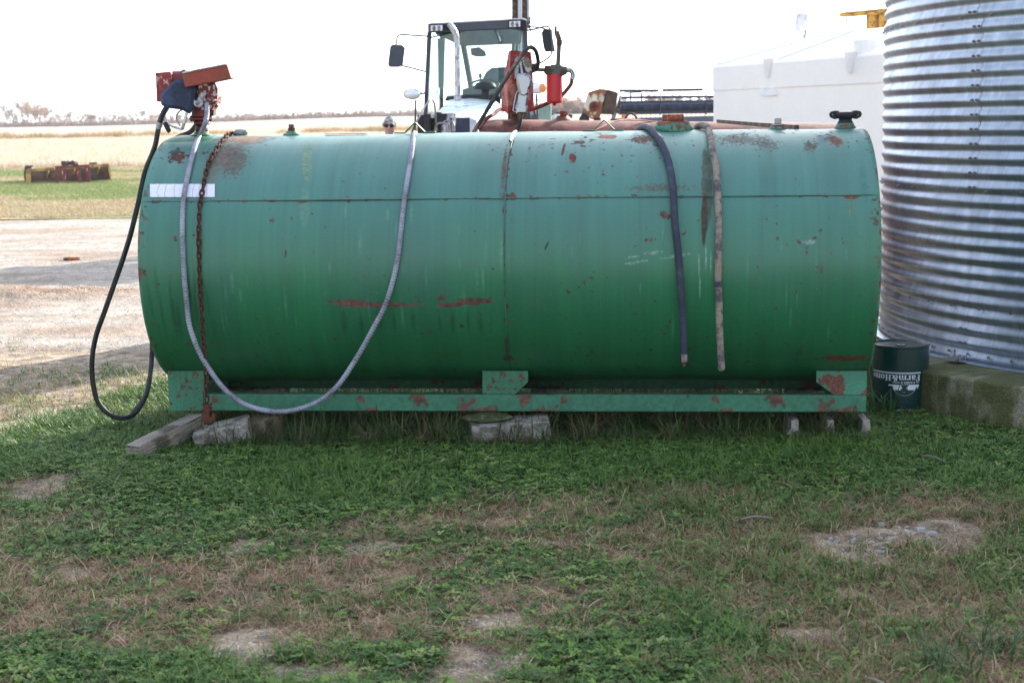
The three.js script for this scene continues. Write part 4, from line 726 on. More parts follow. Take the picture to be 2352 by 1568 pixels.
// ---------------------------------------------------------------- pail by the bin
{
  const c = G(2067, 936, 0.01), R = 0.144, Hh = 0.352, base = [c.x, 0.0, c.z];
  const gM = plain(0.0075, 0.038, 0.036, 0.28, 0, { clearcoat: 0.6, clearcoatRoughness: 0.2 });
  const t = thing('steel_pail', 'dark green steel pail with upside down white print beside the concrete pad', 'pail', base);
  part(t, 'body', lathe([[0.001, 0.012], [R - 0.006, 0.012], [R - 0.004, 0.002], [R + 0.001, 0.0], [R + 0.003, 0.008], [R - 0.001, 0.014], [R - 0.001, 0.022], [R - 0.004, 0.026], [R - 0.004, 0.034], [R, 0.04], [R, Hh - 0.014], [R + 0.001, Hh - 0.01], [R + 0.003, Hh - 0.004], [R + 0.001, Hh], [R - 0.006, Hh], [R - 0.008, Hh - 0.009], [0.001, Hh - 0.007]], 64), gM);
  part(t, 'rim', lathe([[R + 0.0012, 0.018], [R + 0.0025, 0.0205], [R + 0.0012, 0.023]], 64), M.alu);
  part(t, 'spout', [lathe([[0.001, Hh - 0.006], [0.022, Hh - 0.008], [0.024, Hh - 0.003], [0.02, Hh + 0.001], [0.013, Hh + 0.001], [0.012, Hh - 0.004], [0.001, Hh - 0.004]], 24, [0.0, 0, 0.055])], M.steel);
  const cv = document.createElement('canvas'); cv.width = 1024; cv.height = 512; const x = cv.getContext('2d');
  const bg = '#173a38'; x.fillStyle = '#163936'; x.fillRect(0, 0, 1024, 512); x.fillStyle = '#e9edf2'; x.strokeStyle = '#e9edf2';
  // drawn the right way up: half disc with a farmyard in outline over the two lines of lettering and a rule
  x.save(); x.beginPath(); x.arc(330, 250, 205, Math.PI, 0); x.closePath(); x.lineWidth = 9; x.stroke(); x.clip();
  x.fillRect(100, 150, 460, 110); x.fillStyle = bg; x.beginPath(); x.moveTo(100, 0); x.lineTo(560, 0); x.lineTo(560, 120); for (let i = 0; i <= 46; i++) x.lineTo(560 - i * 10, 128 + 26 * fbm(i * 0.35, 2, 921, 4) + (i > 17 && i < 29 ? 46 : 0)); x.closePath(); x.fill();
  x.beginPath(); x.moveTo(258, 250); x.lineTo(318, 168); x.lineTo(350, 168); x.lineTo(404, 250); x.closePath(); x.fill(); x.fillRect(306, 150, 54, 20);
  x.fillStyle = '#e9edf2'; x.fillRect(326, 112, 18, 5); x.fillRect(350, 108, 16, 5); x.restore();
  x.fillStyle = '#e9edf2'; x.fillRect(66, 214, 70, 40); x.fillRect(82, 170, 16, 50); x.fillRect(104, 186, 12, 34); x.fillRect(520, 226, 90, 28);
  x.font = 'bold 62px serif'; x.textAlign = 'left'; x.fillText('FAMILY', 150, 318); x.fillRect(70, 292, 60, 12); x.fillRect(420, 292, 120, 12);
  x.font = 'bold 158px serif'; x.fillText('Farm&Home', 40, 440, 960); x.fillRect(30, 470, 990, 22);
  const lt = new THREE.CanvasTexture(cv); lt.colorSpace = THREE.SRGBColorSpace;
  const a0 = -72 * Math.PI / 180, a1 = 48 * Math.PI / 180, y0 = 0.088, y1 = 0.224, pos = [], uv = [], idx = [], n = 32;
  for (let i = 0; i <= n; i++) for (const [y, v] of [[y0, 1], [y1, 0]]) { const a = a0 + (a1 - a0) * i / n; pos.push((R + 0.0006) * Math.sin(a), y, (R + 0.0006) * Math.cos(a)); uv.push(1 - i / n, v); }
  for (let i = 0; i < n; i++) { const k = i * 2; idx.push(k, k + 2, k + 1, k + 1, k + 2, k + 3); }
  const g = new THREE.BufferGeometry(); g.setAttribute('position', new THREE.Float32BufferAttribute(pos, 3)); g.setAttribute('uv', new THREE.Float32BufferAttribute(uv, 2)); g.setIndex(idx); g.computeVertexNormals();
  part(t, 'printed_label', g, new THREE.MeshPhysicalMaterial({ map: lt, roughness: 0.3, clearcoat: 0.5, clearcoatRoughness: 0.2, side: THREE.DoubleSide }));
  t.rotation.y = Math.atan2(-c.x, -c.z) + Math.PI + 0.02; t.rotation.y = Math.atan2(-c.x, -c.z) ;
  t.rotation.y = Math.atan2(0 - c.x, 0 - c.z);
}
// ---------------------------------------------------------------- what the skid stands on
{
  const blk = (w, h, d, seed) => { const g = new RoundedBoxGeometry(w, h, d, 6, 0.012), p = g.attributes.position; for (let i = 0; i < p.count; i++) { const n = 0.024 * (fbm(p.getX(i) * 14 + seed, p.getY(i) * 14 + p.getZ(i) * 11, seed, 3) - 0.5); p.setXYZ(i, p.getX(i) + n, p.getY(i) + n, p.getZ(i) + n); } g.computeVertexNormals(); return buv(g, 0.4); };
  const put = (g, p, r) => xf(g, p.toArray ? p.toArray() : p, r);
  const z = -7.12;
  { const c = W(505, 972, z + 0.02); single('concrete_block', put(blk(0.27, 0.09, 0.2, 3), [c.x, 0.055, z - 0.04], [0.05, 0.12, 0.2]), M.concrete, 'tilted grey concrete block under the skid beside the timber and the hook', 'concrete block', null); }
  { const c = W(592, 958, z); single('concrete_block', put(blk(0.12, 0.13, 0.2, 5), [c.x, 0.045, z - 0.16], [0, -0.3, 0.05]), worn([128, 112, 94], { spot: [96, 84, 66], amt: 0.4, rough: 0.95, bump: 0.003 }), 'brownish block end under the skid, next to the tilted concrete block', 'concrete block'); }
  { const c = W(1166, 972, z); single('concrete_block', put(blk(0.38, 0.10, 0.19, 7), [c.x + 0.01, 0.052, z - 0.04], [0.03, 0.06, 0.06]), M.concrete, 'pale concrete block under the middle foot of the skid, below a mossy slab', 'concrete block'); const g = blob(0.11, 941, 1.0, 0.2, 0.7, 0.6, 3); g.translate(W(1122, 950, z).x, 0.113, z - 0.045); single('stone_slab', g, M.mossStone, 'flat mossy stone wedged between the middle block and the skid', 'stone'); }
  { const c = W(1908, 955, z), g = [box(0.40, 0.07, 0.19, [0, 0.02, 0], [0, 0, 0], 0.008)]; for (const x of [-0.175, -0.01, 0.16]) g.push(prismTop(x)); function prismTop(x) { const q = prism([[x - 0.035, 0.05], [x + 0.035, 0.05], [x + 0.016, 0.075], [x + 0.014, 0.115], [x - 0.014, 0.115], [x - 0.016, 0.075]], 0.19, 0.003); return q; } single('cinder_block', put(merge(g), [c.x, -0.018, z - 0.03], [0, -0.05, -0.01]), M.concrete, 'cinder block with open cells under the skid end near the pail', 'concrete block'); }
  for (const [px, w, lab] of [[470, 0.24, 'shaded concrete block behind the skid rail under the tank near the conduit'], [590, 0.3, 'long low concrete block in the shade behind the conduit, under the tank'], [1262, 0.20, 'shaded block behind the middle skid foot under the tank'], [1846, 0.24, 'square concrete block behind the skid rail near the pail end of the tank']]) { const c = W(px, 885, -7.84); single('concrete_block', put(blk(w, 0.15, 0.19, px), [c.x, 0.07, -7.84 + 0.083 * c.x], [0, px, 0].map((v) => (v ? 0.1 * Math.sin(px) : 0))), M.concrete, lab, 'concrete block'); }
  const a = G(306, 1058, 0.0), b = W(416, 962, -7.16); a.y = 0.022; const far = b.clone().add(b.clone().sub(a).multiplyScalar(0.35)); far.y = 0.085; b.y = 0.082;
  const tm = bar(a, far, 0.083, 0.1, 0.006); single('timber_beam', tm, M.timber, 'weathered grey timber sticking out from under the skid into the grass', 'timber');
}
// ---------------------------------------------------------------- tractor
{
  const zl = -21.3, zr = -20.7, zq = (px) => mix(zl, zr, clamp((px - 980) / 230, -0.4, 1.5)), F = (x, y, dz = 0) => W(x, y, zq(x) + dz);
  const c = W(1095, 300, -21.4), base = [c.x, 0, -21.4];
  const t = made('tractor', 'pale blue white farm tractor with a tall glass cab facing the camera behind the tanks', 'tractor', base);
  const bx = (x0, x1, y0, y1, dz, d, mat, name, parent) => t.add2(name, loft([0, 1].map((e) => [F(x0, y0, dz - d * e), F(x1, y0, dz - d * e), F(x1, y1, dz - d * e), F(x0, y1, dz - d * e)])), mat, parent);
  // roof with its lamp pods
  const roof = t.add2('roof', [loft([0, 1, 2, 3].map((e) => { const dz = [0.12, 0, -1.6, -1.72][e], k = e === 0 || e === 3 ? 3 : 0; return [F(982 + k, 76 - k, dz), F(982 + k, 55 + k, dz), F(990, 52 + k, dz), F(1200, 41 + k, dz), F(1208, 43 + k, dz), F(1210, 66 - k, dz), F(1190, 63 - k, dz), F(1010, 74 - k, dz)]; }))], M.cabGrey);
  for (const [a, b] of [[[985, 54.5], [1022, 75]], [[1166, 45], [1201, 66]]]) {
    const pod = t.add2('lamp_housing', loft([0.3, 0.1].map((dz) => [F(a[0], a[1], dz), F(b[0], a[1] - 1, dz), F(b[0], b[1] - 2, dz), F(a[0], b[1], dz)])), M.black);
    t.add2('work_lamp', [loft([0.325, 0.29].map((dz) => [F(a[0] + 4, a[1] + 4, dz), F(b[0] - 6, a[1] + 3, dz), F(b[0] - 6, b[1] - 5, dz), F(a[0] + 4, b[1] - 4, dz)]))], M.whitePaint, pod);
    for (const u of [0.34, 0.64]) t.add2('reflector', sph(0.035, F(mix(a[0], b[0], u), (a[1] + b[1]) / 2, 0.325).toArray(), [0.8, 1, 0.3], 14), M.steel, pod);
  }
  // posts
  const post = (a, b, w, name = 'cab_post', mat = M.cabGrey) => t.add2(name, bar(a, b, w, w, 0.01), mat);
  post(F(977, 285, 0), F(986, 74, 0), 0.055); post(F(1214, 290, 0), F(1206, 60, 0), 0.06); post(F(1226, 280, -1.2), F(1217, 60, -1.2), 0.03);
  post(F(1013, 280, -1.5), F(1014, 80, -1.5), 0.07); post(F(1086, 222, -1.65), F(1063, 96, -1.65), 0.07); post(F(1170, 285, -1.5), F(1180, 96, -1.5), 0.05);
  t.add2('ceiling', plate([F(1000, 76, -0.1), F(1200, 66, -0.1), F(1196, 98, -1.5), F(1062, 104, -1.5)], 0.03), M.cabGrey);
  t.add2('visor', plate([F(1068, 70, 0.0), F(1196, 64, 0.0), F(1192, 96, -0.3), F(1080, 101, -0.3)], 0.02), worn([92, 104, 116], { rough: 0.5 }));
  t.add2('windscreen', plate([F(990, 76, 0.03), F(1203, 64, 0.03), F(1208, 222, 0.03), F(984, 226, 0.03)], 0.006), M.glass);
  t.add2('side_window', plate([F(986, 80, -0.02), F(1014, 82, -1.45), F(1013, 250, -1.45), F(980, 258, -0.02)], 0.006), M.glass);
  t.add2('side_window', plate([F(1210, 66, -0.02), F(1218, 66, -1.15), F(1226, 280, -1.15), F(1215, 290, -0.02)], 0.006), M.glass);
  t.add2('side_panel', plate([F(998, 88, -1.42), F(1022, 88, -1.42), F(1019, 200, -1.42), F(1003, 214, -1.42)], 0.02), worn([104, 122, 124], { rough: 0.3 }));
  t.add2('monitor', slabZ([[1082, 112], [1100, 109], [1113, 118], [1116, 127], [1110, 129], [1094, 129], [1083, 125]], -21.6, 0.06), M.cabGrey);
  function slabZ(p, z, d) { return slab(p, z, d, 0.008); }
  t.add2('seat', [slabZ([[1107, 186], [1118, 166], [1130, 157], [1160, 155], [1176, 160], [1182, 190], [1182, 226], [1104, 226]], -22.0, 0.14)], worn([96, 108, 118], { rough: 0.9 }));
  t.add2('steering_wheel', (() => { const g = new THREE.TorusGeometry(0.2, 0.016, 8, 28); g.rotateX(-1.15); const q = F(1113, 196, -0.6); g.translate(q.x, q.y, q.z); return [buv(g, 0.5), rod(q, q.clone().add(V(0, -0.35, 0.12)), 0.03)]; })(), M.black);
  t.add2('dashboard', loft([0.0, -0.5].map((dz) => [F(1062, 205, dz), F(1090, 196, dz), F(1130, 196, dz), F(1150, 210, dz), F(1150, 300, dz), F(1062, 300, dz)])), M.cabGrey);
  t.add2('control_lever', [rod(F(1103, 196, -0.9), F(1103, 178, -0.9), 0.012), sph(0.03, F(1103, 174, -0.9).toArray(), [0.8, 1.3, 0.8], 12)], M.cabGrey);
  t.add2('cowl', loft([[0.25, 4], [-0.02, 0]].map(([dz, k]) => [F(1027, 219 + k, dz), F(1146, 214 + k, dz), F(1150, 226, dz), F(1020, 232, dz)])), M.black);
  t.add2('cab_floor', loft([0, -1.5].map((dz) => [F(980, 280, dz), F(1214, 280, dz), F(1212, 420, dz), F(984, 420, dz)])), M.cabGrey);
  t.add2('wiper', rod(F(990, 86, 0.06), F(1070, 66, 0.06), 0.01), M.black);
  // bonnet, running towards the left front
  const hood = [[0.2, 1022, 1150, 226], [1.0, 1006, 1140, 243], [1.9, 988, 1112, 262], [2.35, 975, 1095, 270]].map(([dz, a, b, y]) => { const z = -21 + dz, P = (x, yy) => W(x, yy, z), d = 165 / 21 * 0 ; return [P(a, y + 70), P(a - 4, y + 18), P(a + 10, y + 3), P((a + b) / 2, y - 1), P(b - 14, y + 2), P(b, y + 16), P(b + 3, y + 70)]; });
  t.add2('bonnet', loft(hood), M.whitePaint);
  const zf = -18.6; t.add2('grille', slabZ([[1034, 272], [1080, 271], [1084, 300], [1082, 360], [1034, 360]], zf, 0.08), M.navy);
  t.add2('bonnet_nose', slabZ([[1080, 271], [1093, 276], [1098, 300], [1096, 362], [1082, 362]], zf, 0.1), M.whitePaint);
  for (const [x, y, w] of [[1047, 241, 7], [1075, 239, 8], [1021, 248.5, 4], [1040, 248, 8], [1066, 246, 6], [1051, 267, 12]]) { const q = W(x, y - 3, -19.9); }
  t.add2('bonnet_lettering', [[1046, 240, 4], [1070, 241, 6], [1082, 239.5, 4], [1019, 248.5, 3], [1026, 248.5, 3], [1041, 248, 9], [1068, 246, 7]].map(([x, y, w]) => { const a = G3(x - w, y), b = G3(x + w, y - 0.6); return bar(a, b, 0.02, 0.004, 0); }), M.cabGrey);
  function G3(x, y) { const k = clamp((y - 226) / 44), z = -20.8 + 2.35 * k; return W(x, y - 3.2, z); }
  t.add2('exhaust_stack', [tube([W(1051, 232, -20.3), W(1051, 200, -20.3), W(1050, 130, -20.3), W(1049, 92, -20.3), W(1046, 78, -20.3), W(1040, 66, -20.3), W(1031, 54, -20.3)], 0.038, 16, 0.02), cyl(0.05, 0.05, 0.05, W(1051, 226, -20.3).toArray())], M.alu);
  t.add2('air_cleaner', [lathe([[0.001, 0.0], [0.055, 0.0], [0.058, 0.08], [0.05, 0.11], [0.14, 0.125], [0.146, 0.15], [0.12, 0.2], [0.05, 0.225], [0.001, 0.228]], 28, W(1115, 226, -20.3).toArray())], M.black);
  // mirrors on bent arms
  const arm = (pts) => t.add2('mirror_arm', tube(pts.map(([x, y]) => F(x, y, 0.05)), 0.012, 8, 0.02), M.cabGrey);
  arm([[983, 83], [950, 81], [920, 79.5], [914, 82], [911, 90], [909, 110]]); arm([[976, 164], [950, 157], [922, 150], [912, 147]]);
  t.add2('mirror', slab([[898, 107], [903, 104], [922, 105], [928, 110], [923, 149], [916, 152], [896, 152], [893, 148]], zl + 0.1, 0.07, 0.012), M.cabGrey);
  arm([[1208, 70], [1232, 66], [1255, 60], [1262, 64], [1266, 80], [1268, 118], [1262, 130], [1238, 145], [1214, 148]]);
  t.add2('mirror', slab([[1246, 76], [1250, 68], [1266, 69], [1268, 90], [1273, 116], [1254, 117], [1251, 110]], zr + 0.1, 0.07, 0.012), M.black);
  t.add2('mirror_arm', rod(F(1208, 58, 0), F(1252, 66, 0), 0.01), M.cabGrey);
  // headlamps
  for (const [cx, cy, mat, out] of [[947, 216, M.lens, -1], [1234, 202, M.lens, 1]]) {
    const h = t.add2('head_lamp', sph(0.12, F(cx, cy, 0.4).toArray(), [0.95, 0.62, 0.5], 20), M.black); t.add2('lamp_lens', sph(0.115, F(cx, cy, 0.44).toArray(), [0.9, 0.56, 0.45], 20), mat, h);
    t.add2('indicator', sph(0.06, F(cx + out * 13, cy, 0.45).toArray(), [0.8, 1.0, 0.5], 14), out > 0 ? M.orange : worn([206, 180, 156], { rough: 0.3 }), h);
  }
  t.add2('lamp_bracket', [rod(F(966, 214, 0.2), F(980, 213, 0), 0.02), rod(F(955, 229, 0.4), F(953, 300, 0.4), 0.014), rod(F(1232, 216, 0.4), F(1236, 300, 0.4), 0.014), rod(F(1219, 216, 0), F(1233, 276, 0), 0.012)], M.cabGrey);
  // hydraulic block and hoses in front of the bonnet
  t.add2('hydraulic_block', [cyl(0.075, 0.08, 0.28, W(1001, 285, -18.2).toArray()), box(0.16, 0.22, 0.12, W(975, 285, -18.3).toArray()), box(0.2, 0.12, 0.14, W(1027, 272, -18.2).toArray()), box(0.06, 0.2, 0.1, W(981, 281, -18.1).toArray())], M.black);
  t.add2('hydraulic_fitting', [cyl(0.03, 0.03, 0.07, W(992, 264, -18.1).toArray()), box(0.08, 0.06, 0.06, W(1035, 265, -18.1).toArray()), cyl(0.025, 0.025, 0.2, W(1030, 287, -18.1).toArray()), cyl(0.02, 0.02, 0.18, W(1041, 284, -18.1).toArray())], M.alu);
  t.add2('hydraulic_line', [tube([W(998, 302, -18), W(1001, 290, -18), W(1006, 284, -18), W(1020, 283, -18), W(1026, 286, -18), W(1027, 302, -18)], 0.011, 8), tube([W(1016, 300, -18), W(1016, 288, -18.05), W(1022, 278, -18.05), W(1038, 279, -18.05), W(1043, 288, -18), W(1042, 302, -18)], 0.010, 8)], M.steel);
  // rear mudguard, step, wheels, chassis
  t.add2('mudguard', [loft([0, -0.6].map((dz) => [F(1266, 268, -1.2 + dz), F(1274, 261, -1.2 + dz), F(1288, 262, -1.2 + dz), F(1298, 285, -1.2 + dz), F(1300, 330, -1.2 + dz), F(1264, 330, -1.2 + dz)]))], M.whitePaint);
  t.add2('door_panel', plate([F(1238, 246, -0.9), F(1266, 242, -0.9), F(1266, 300, -0.9), F(1238, 300, -0.9)], 0.02), worn([170, 190, 180], { rough: 0.3 }));
  t.add2('step', loft([0, -0.5].map((dz) => [F(1206, 282, 0.2 + dz), F(1228, 263, 0.2 + dz), F(1236, 264, 0.2 + dz), F(1240, 290, 0.2 + dz), F(1206, 300, 0.2 + dz)])), M.cabGrey);
  t.add2('chassis', [loft([[1.8, 1], [-2, 1.2]].map(([dz]) => { const q = W(1060 + (dz < 0 ? 60 : 0), 400, -20.6 + dz); return [[-0.3, 0.6], [0.3, 0.6], [0.3, 1.2], [-0.3, 1.2]].map(([x, y]) => V(q.x + x, y, q.z)); }))], M.cabGrey);
  const g0 = base, wl = (px, z, r, w) => { const q = W(px, 400, z); wheel(t, 'wheel', [q.x - g0[0], r, q.z - g0[2]], r, w, -0.28); };
  wl(936, -18.9, 0.62, 0.42); wl(1170, -18.4, 0.62, 0.42); wl(1045, -22.8, 0.8, 0.46); wl(1275, -22.4, 0.8, 0.46);
}
{ // mast behind the cab: two grey rails and a bright ram
  const z = -24, P = (x, y) => W(x, y, z), c = P(1197, 300), base = [c.x, 0, z];
  const t = made('loader_mast', 'upright grey steel mast with a bright hydraulic ram rising behind the tractor roof', 'mast', base);
  for (const x of [1183, 1204]) t.add2('mast_rail', bar(V(P(x, 300).x, 0, z), P(x - 1, -170), 0.06, 0.10), M.oldSteel);
  t.add2('mast_rail', bar(V(P(1211, 300).x, 0, z - 0.1), P(1211, -170), 0.08, 0.08), M.whitePaint);
  t.add2('hydraulic_ram', rod(V(P(1193, 300).x, 0.4, z + 0.08), P(1194, -170).add(V(0, 0, 0.08)), 0.035), M.chrome);
  for (const x of [1179, 1215]) t.add2('pin_boss', cyl(0.05, 0.05, 0.06, P(x, 47).toArray(), [0, 0, Math.PI / 2]), M.steel);
  t.add2('cross_member', [bar(P(1180, 60), P(1214, 60), 0.1, 0.12), bar(V(P(1160, 300).x, 0.3, z), V(P(1235, 300).x, 0.3, z), 0.3, 0.3)], M.oldSteel);
}
// ---------------------------------------------------------------- person standing beyond the tanks
{
  const z = -20.4, q = W(894, 286, z), hy = q.y, s = 1.0, base = [q.x, 0, z];
  const t = thing('person', 'person with short grey hair and dark sunglasses, head just showing above the green tank', 'person', base, 0.02);
  const top = W(894, 269, z).y, hc = top - 0.118, sh = hc - 0.30, k = sh / 1.38;
  const J = { neck: [0, hc - 0.10, -0.01], chest: [0, 1.2 * k, 0], hip: [0, 0.93 * k, 0] };
  const body = (x, y, zz) => {
    let d = capsule(x, y * 1, zz * 1.5, [0, 1.28 * k, 0], [0, 0.98 * k, 0], 0.15, 0.15);
    for (const e of [-1, 1]) {
      d = smin(d, capsule(x, y, zz, [0, 1.33 * k, 0], [e * 0.17, 1.33 * k, 0], 0.07, 0.06), 0.05);
      d = smin(d, capsule(x, y, zz, [e * 0.19, 1.32 * k, 0], [e * 0.23, 1.03 * k, -0.02], 0.055, 0.044), 0.03);
      d = smin(d, capsule(x, y, zz, [e * 0.23, 1.03 * k, -0.02], [e * 0.2, 0.8 * k, 0.06], 0.042, 0.03), 0.02);
      d = smin(d, capsule(x, y, zz, [e * 0.09, 0.92 * k, 0], [e * 0.10, 0.48 * k, 0.01], 0.085, 0.06), 0.04);
      d = smin(d, capsule(x, y, zz, [e * 0.10, 0.48 * k, 0.01], [e * 0.11, 0.08, -0.02], 0.058, 0.042), 0.03);
      d = smin(d, capsule(x, y, zz, [e * 0.11, 0.05, -0.03], [e * 0.12, 0.04, 0.15], 0.045, 0.036), 0.03);
      d = smin(d, capsule(x, y, zz, [e * 0.2, 0.79 * k, 0.06], [e * 0.2, 0.72 * k, 0.08], 0.032, 0.026), 0.02);
      for (let f = 0; f < 4; f++) d = Math.min(d, capsule(x, y, zz, [e * 0.2 + (f - 1.5) * 0.004, 0.72 * k, 0.06 + f * 0.015], [e * 0.195, 0.655 * k + 0.006 * Math.abs(f - 1.4), 0.064 + f * 0.015], 0.009, 0.0075));
      d = Math.min(d, capsule(x, y, zz, [e * 0.2, 0.77 * k, 0.09], [e * 0.19, 0.715 * k, 0.118], 0.010, 0.008));
    }
    return smin(d, capsule(x, y, zz, [0, 1.35 * k, 0], [0, hc - 0.05, 0.01], 0.055, 0.055), 0.03);
  };
  const head = (x, y, zz) => {
    y -= hc; let d = Math.hypot(x / 0.074, y / 0.112, (zz + 0.005) / 0.094); d = (d - 1) * 0.074;
    d = smin(d, capsule(x, y, zz, [0, -0.05, 0.03], [0, -0.082, 0.055], 0.045, 0.028), 0.03);
    d = smin(d, capsule(x, y, zz, [0, 0.005, 0.088], [0, -0.03, 0.108], 0.009, 0.014), 0.012);
    d = smin(d, capsule(x, y, zz, [-0.02, -0.058, 0.088], [0.02, -0.058, 0.088], 0.007, 0.007), 0.006);
    d = smin(d, capsule(x, y, zz, [-0.04, 0.026, 0.078], [0.04, 0.026, 0.078], 0.010, 0.010), 0.015);
    for (const e of [-1, 1]) d = smin(d, capsule(x, y, zz, [e * 0.076, 0.015, -0.01], [e * 0.074, -0.025, -0.002], 0.013, 0.009), 0.006);
    return smin(d, capsule(x, y, zz, [0, -0.06, -0.01], [0, -0.2, -0.015], 0.052, 0.056), 0.03);
  };
  part(t, 'body', merge([mc(body, [0, 0.86, 0], 0.9, 110), mc(head, [0, hc - 0.04, 0], 0.2, 80)]), M.skin);
  part(t, 'hair', mc((x, y, zz) => { const d = head(x, y, zz) - 0.013 - 0.006 * (fbm(x * 60, y * 60 + zz * 40, 951, 2) - 0.5), yy = y - hc; const cut = Math.max(-(yy - 0.045 + Math.max(0, -zz) * 1.3 + 0.012 * Math.sin(x * 60)), yy < -0.06 ? 1 : -1); return Math.max(d, cut); }, [0, hc + 0.02, 0], 0.18, 72), M.hair);
  const coat = mc((x, y, zz) => Math.max(body(x, y, zz) - 0.014, -(y - 0.88 * k), y - (hc - 0.17), 0.80 * k - y), [0, 1.15, 0], 0.5, 72); part(t, 'jacket', coat, M.cloth);
  part(t, 'trousers', mc((x, y, zz) => Math.max(body(x, y, zz) - 0.012, y - 0.93 * k, 0.07 - y, Math.abs(x) - 0.19), [0, 0.5, 0], 0.55, 80), M.navy);
  part(t, 'shoe', [box(0.1, 0.06, 0.27, [0.115, 0.03, 0.05], [0, 0, 0], 0.02)], M.black); part(t, 'shoe', [box(0.1, 0.06, 0.27, [-0.115, 0.03, 0.05], [0, 0, 0], 0.02)], M.black);
  const gl = part(t, 'sunglasses', [sph(0.034, [-0.034, hc + 0.008, 0.086], [1, 0.72, 0.4], 16), sph(0.034, [0.034, hc + 0.008, 0.086], [1, 0.72, 0.4], 16), box(0.03, 0.008, 0.008, [0, hc + 0.016, 0.1]), box(0.006, 0.012, 0.1, [-0.075, hc + 0.014, 0.04]), box(0.006, 0.012, 0.1, [0.075, hc + 0.014, 0.04])], M.black);
}
// ---------------------------------------------------------------- combine header with reel, rusty white end drive
{
  const z = -28, P = (x, y, dz = 0) => W(x, y, z + dz), base = [P(1520, 300).x, 0, z], r0 = 0.012;
  const t = made('harvester_header', 'dark blue grain header with a slatted reel, parked behind the rusty tank', 'harvester header', base);
  const B = (x0, y0, x1, y1, w, name, mat = M.navy, dz = 0) => t.add2(name, bar(P(x0, y0, dz), P(x1, y1, dz), w, w, 0.004), mat);
  B(1425, 208, 1513, 208, 0.05, 'reel_bat', M.cabGrey, -0.2); B(1350 + 90, 206, 1513, 206, 0.02, 'reel_bat', M.cabGrey, -0.25); B(1522, 207, 1615, 205.5, 0.05, 'reel_bat', M.cabGrey, -0.2);
  B(1424, 224, 1700, 221, 0.045, 'reel_bat', M.navy, -0.5); B(1424, 235, 1700, 231, 0.045, 'reel_bat', M.navy, 0.2); B(1424, 260.5, 1700, 256, 0.045, 'reel_bat', M.navy, 0.3);
  t.add2('reel_tube', rod(P(1420, 247.5), P(1700, 243.5), 0.082, 24), M.navy);
  for (const x of [1424, 1517, 1622]) { t.add2('reel_spider', [bar(P(x, 206, -0.2), P(x, 262, 0.3), 0.025, 0.03), bar(P(x + 3, 222, -0.5), P(x - 2, 247), 0.025, 0.03), bar(P(x, 233, 0.2), P(x + 1, 247), 0.025, 0.03)], M.navy); }
  const tines = []; for (let i = 0; i < 26; i++) { const x = 1432 + i * 10.4; tines.push(rod(P(x, 261, 0.3), P(x + 0.6, 272, 0.42), 0.005, 5)); if (i % 2) tines.push(rod(P(x, 223, -0.5), P(x + 1, 233, -0.45), 0.005, 5)); } t.add2('tine', tines, M.black);
  t.add2('cutter_bar', [bar(P(1402, 276, 0.7), P(1700, 268, 0.7), 0.1, 0.06), bar(P(1402, 283, 0.72), P(1700, 277, 0.72), 0.12, 0.07)], worn([88, 98, 116], { rough: 0.5 }));
  t.add2('header_frame', [bar(P(1402, 300, -0.3), P(1700, 296, -0.3), 0.4, 0.3), ...[1410, 1560, 1690].map((x) => bar(V(P(x, 300).x, 0, z - 0.3), P(x, 300, -0.3), 0.12, 0.12))], M.navy);
  t.add2('end_frame', [bar(P(1416, 212, 0), P(1407, 282, 0), 0.06, 0.06), bar(P(1424, 222), P(1412, 270), 0.03, 0.03), bar(P(1406, 250), P(1426, 262), 0.04, 0.04)], M.steel);
  for (const [x, y, w, h] of [[1433, 268, 5, 5]]) t.add2('side_marker', slab([[x - w, y - h], [x + w, y - h], [x + w, y + h], [x - w, y + h]], z + 0.8, 0.04), M.orange);
  t.add2('tank_window_frame', [bar(P(1449, 213, -1.2), P(1449, 236, -1.2), 0.03, 0.03), bar(P(1474, 213, -1.2), P(1474, 236, -1.2), 0.03, 0.03), bar(P(1434, 213, -1.2), P(1474, 212, -1.2), 0.02, 0.02)], M.cabGrey);
  const zz = -27.0, e = made('drive_gearbox', 'rust streaked white end plate with a round hub beside the dark blue header', 'machine end plate', [W(1370, 300, zz).x, 0, zz]);
  e.add2('end_plate', slab([[1352, 213], [1362, 209], [1378, 204.5], [1392, 206], [1388, 240], [1382, 250], [1377, 268], [1370, 274], [1358, 272], [1350, 266], [1339, 257], [1340, 251], [1350, 219]], zz, 0.06, 0.008), M.rustWhite);
  e.add2('hub', [lathe([[0.001, 0.03], [0.022, 0.03], [0.024, 0.012], [0.06, 0.014], [0.075, 0.03], [0.082, 0.02], [0.084, 0.0], [0.001, 0.0]], 28, W(1364.5, 243.5, zz + 0.03).toArray(), [Math.PI / 2, 0, 0])], M.rustPlug);
  e.add2('hub_nut', cyl(0.028, 0.028, 0.03, W(1364.5, 243.5, zz + 0.06).toArray(), [Math.PI / 2, 0, 0], 6), M.rust);
  e.add2('raised_rib', [slab([[1378, 212], [1392, 213], [1391, 216], [1381, 216], [1383, 228], [1374, 228], [1374, 225], [1380, 224]], zz + 0.035, 0.02, 0.003)], M.rustWhite);
  e.add2('side_shield', loft([[0.03, 0], [-0.6, 0]].map(([dz]) => [W(1392, 206, zz + dz), W(1400, 206, zz + dz), W(1421, 213, zz + dz), W(1410, 263, zz + dz), W(1380, 262, zz + dz)])), M.brownSteel);
  e.add2('drive_belt_guard', slab([[1332, 270], [1340, 258], [1352, 268], [1354, 280], [1350, 300], [1326, 300], [1330, 278]], zz + 0.05, 0.08, 0.006), M.black);
  e.add2('support_leg', bar(V(W(1372, 300, zz).x, 0, zz), W(1372, 270, zz), 0.12, 0.12), M.rust);
}
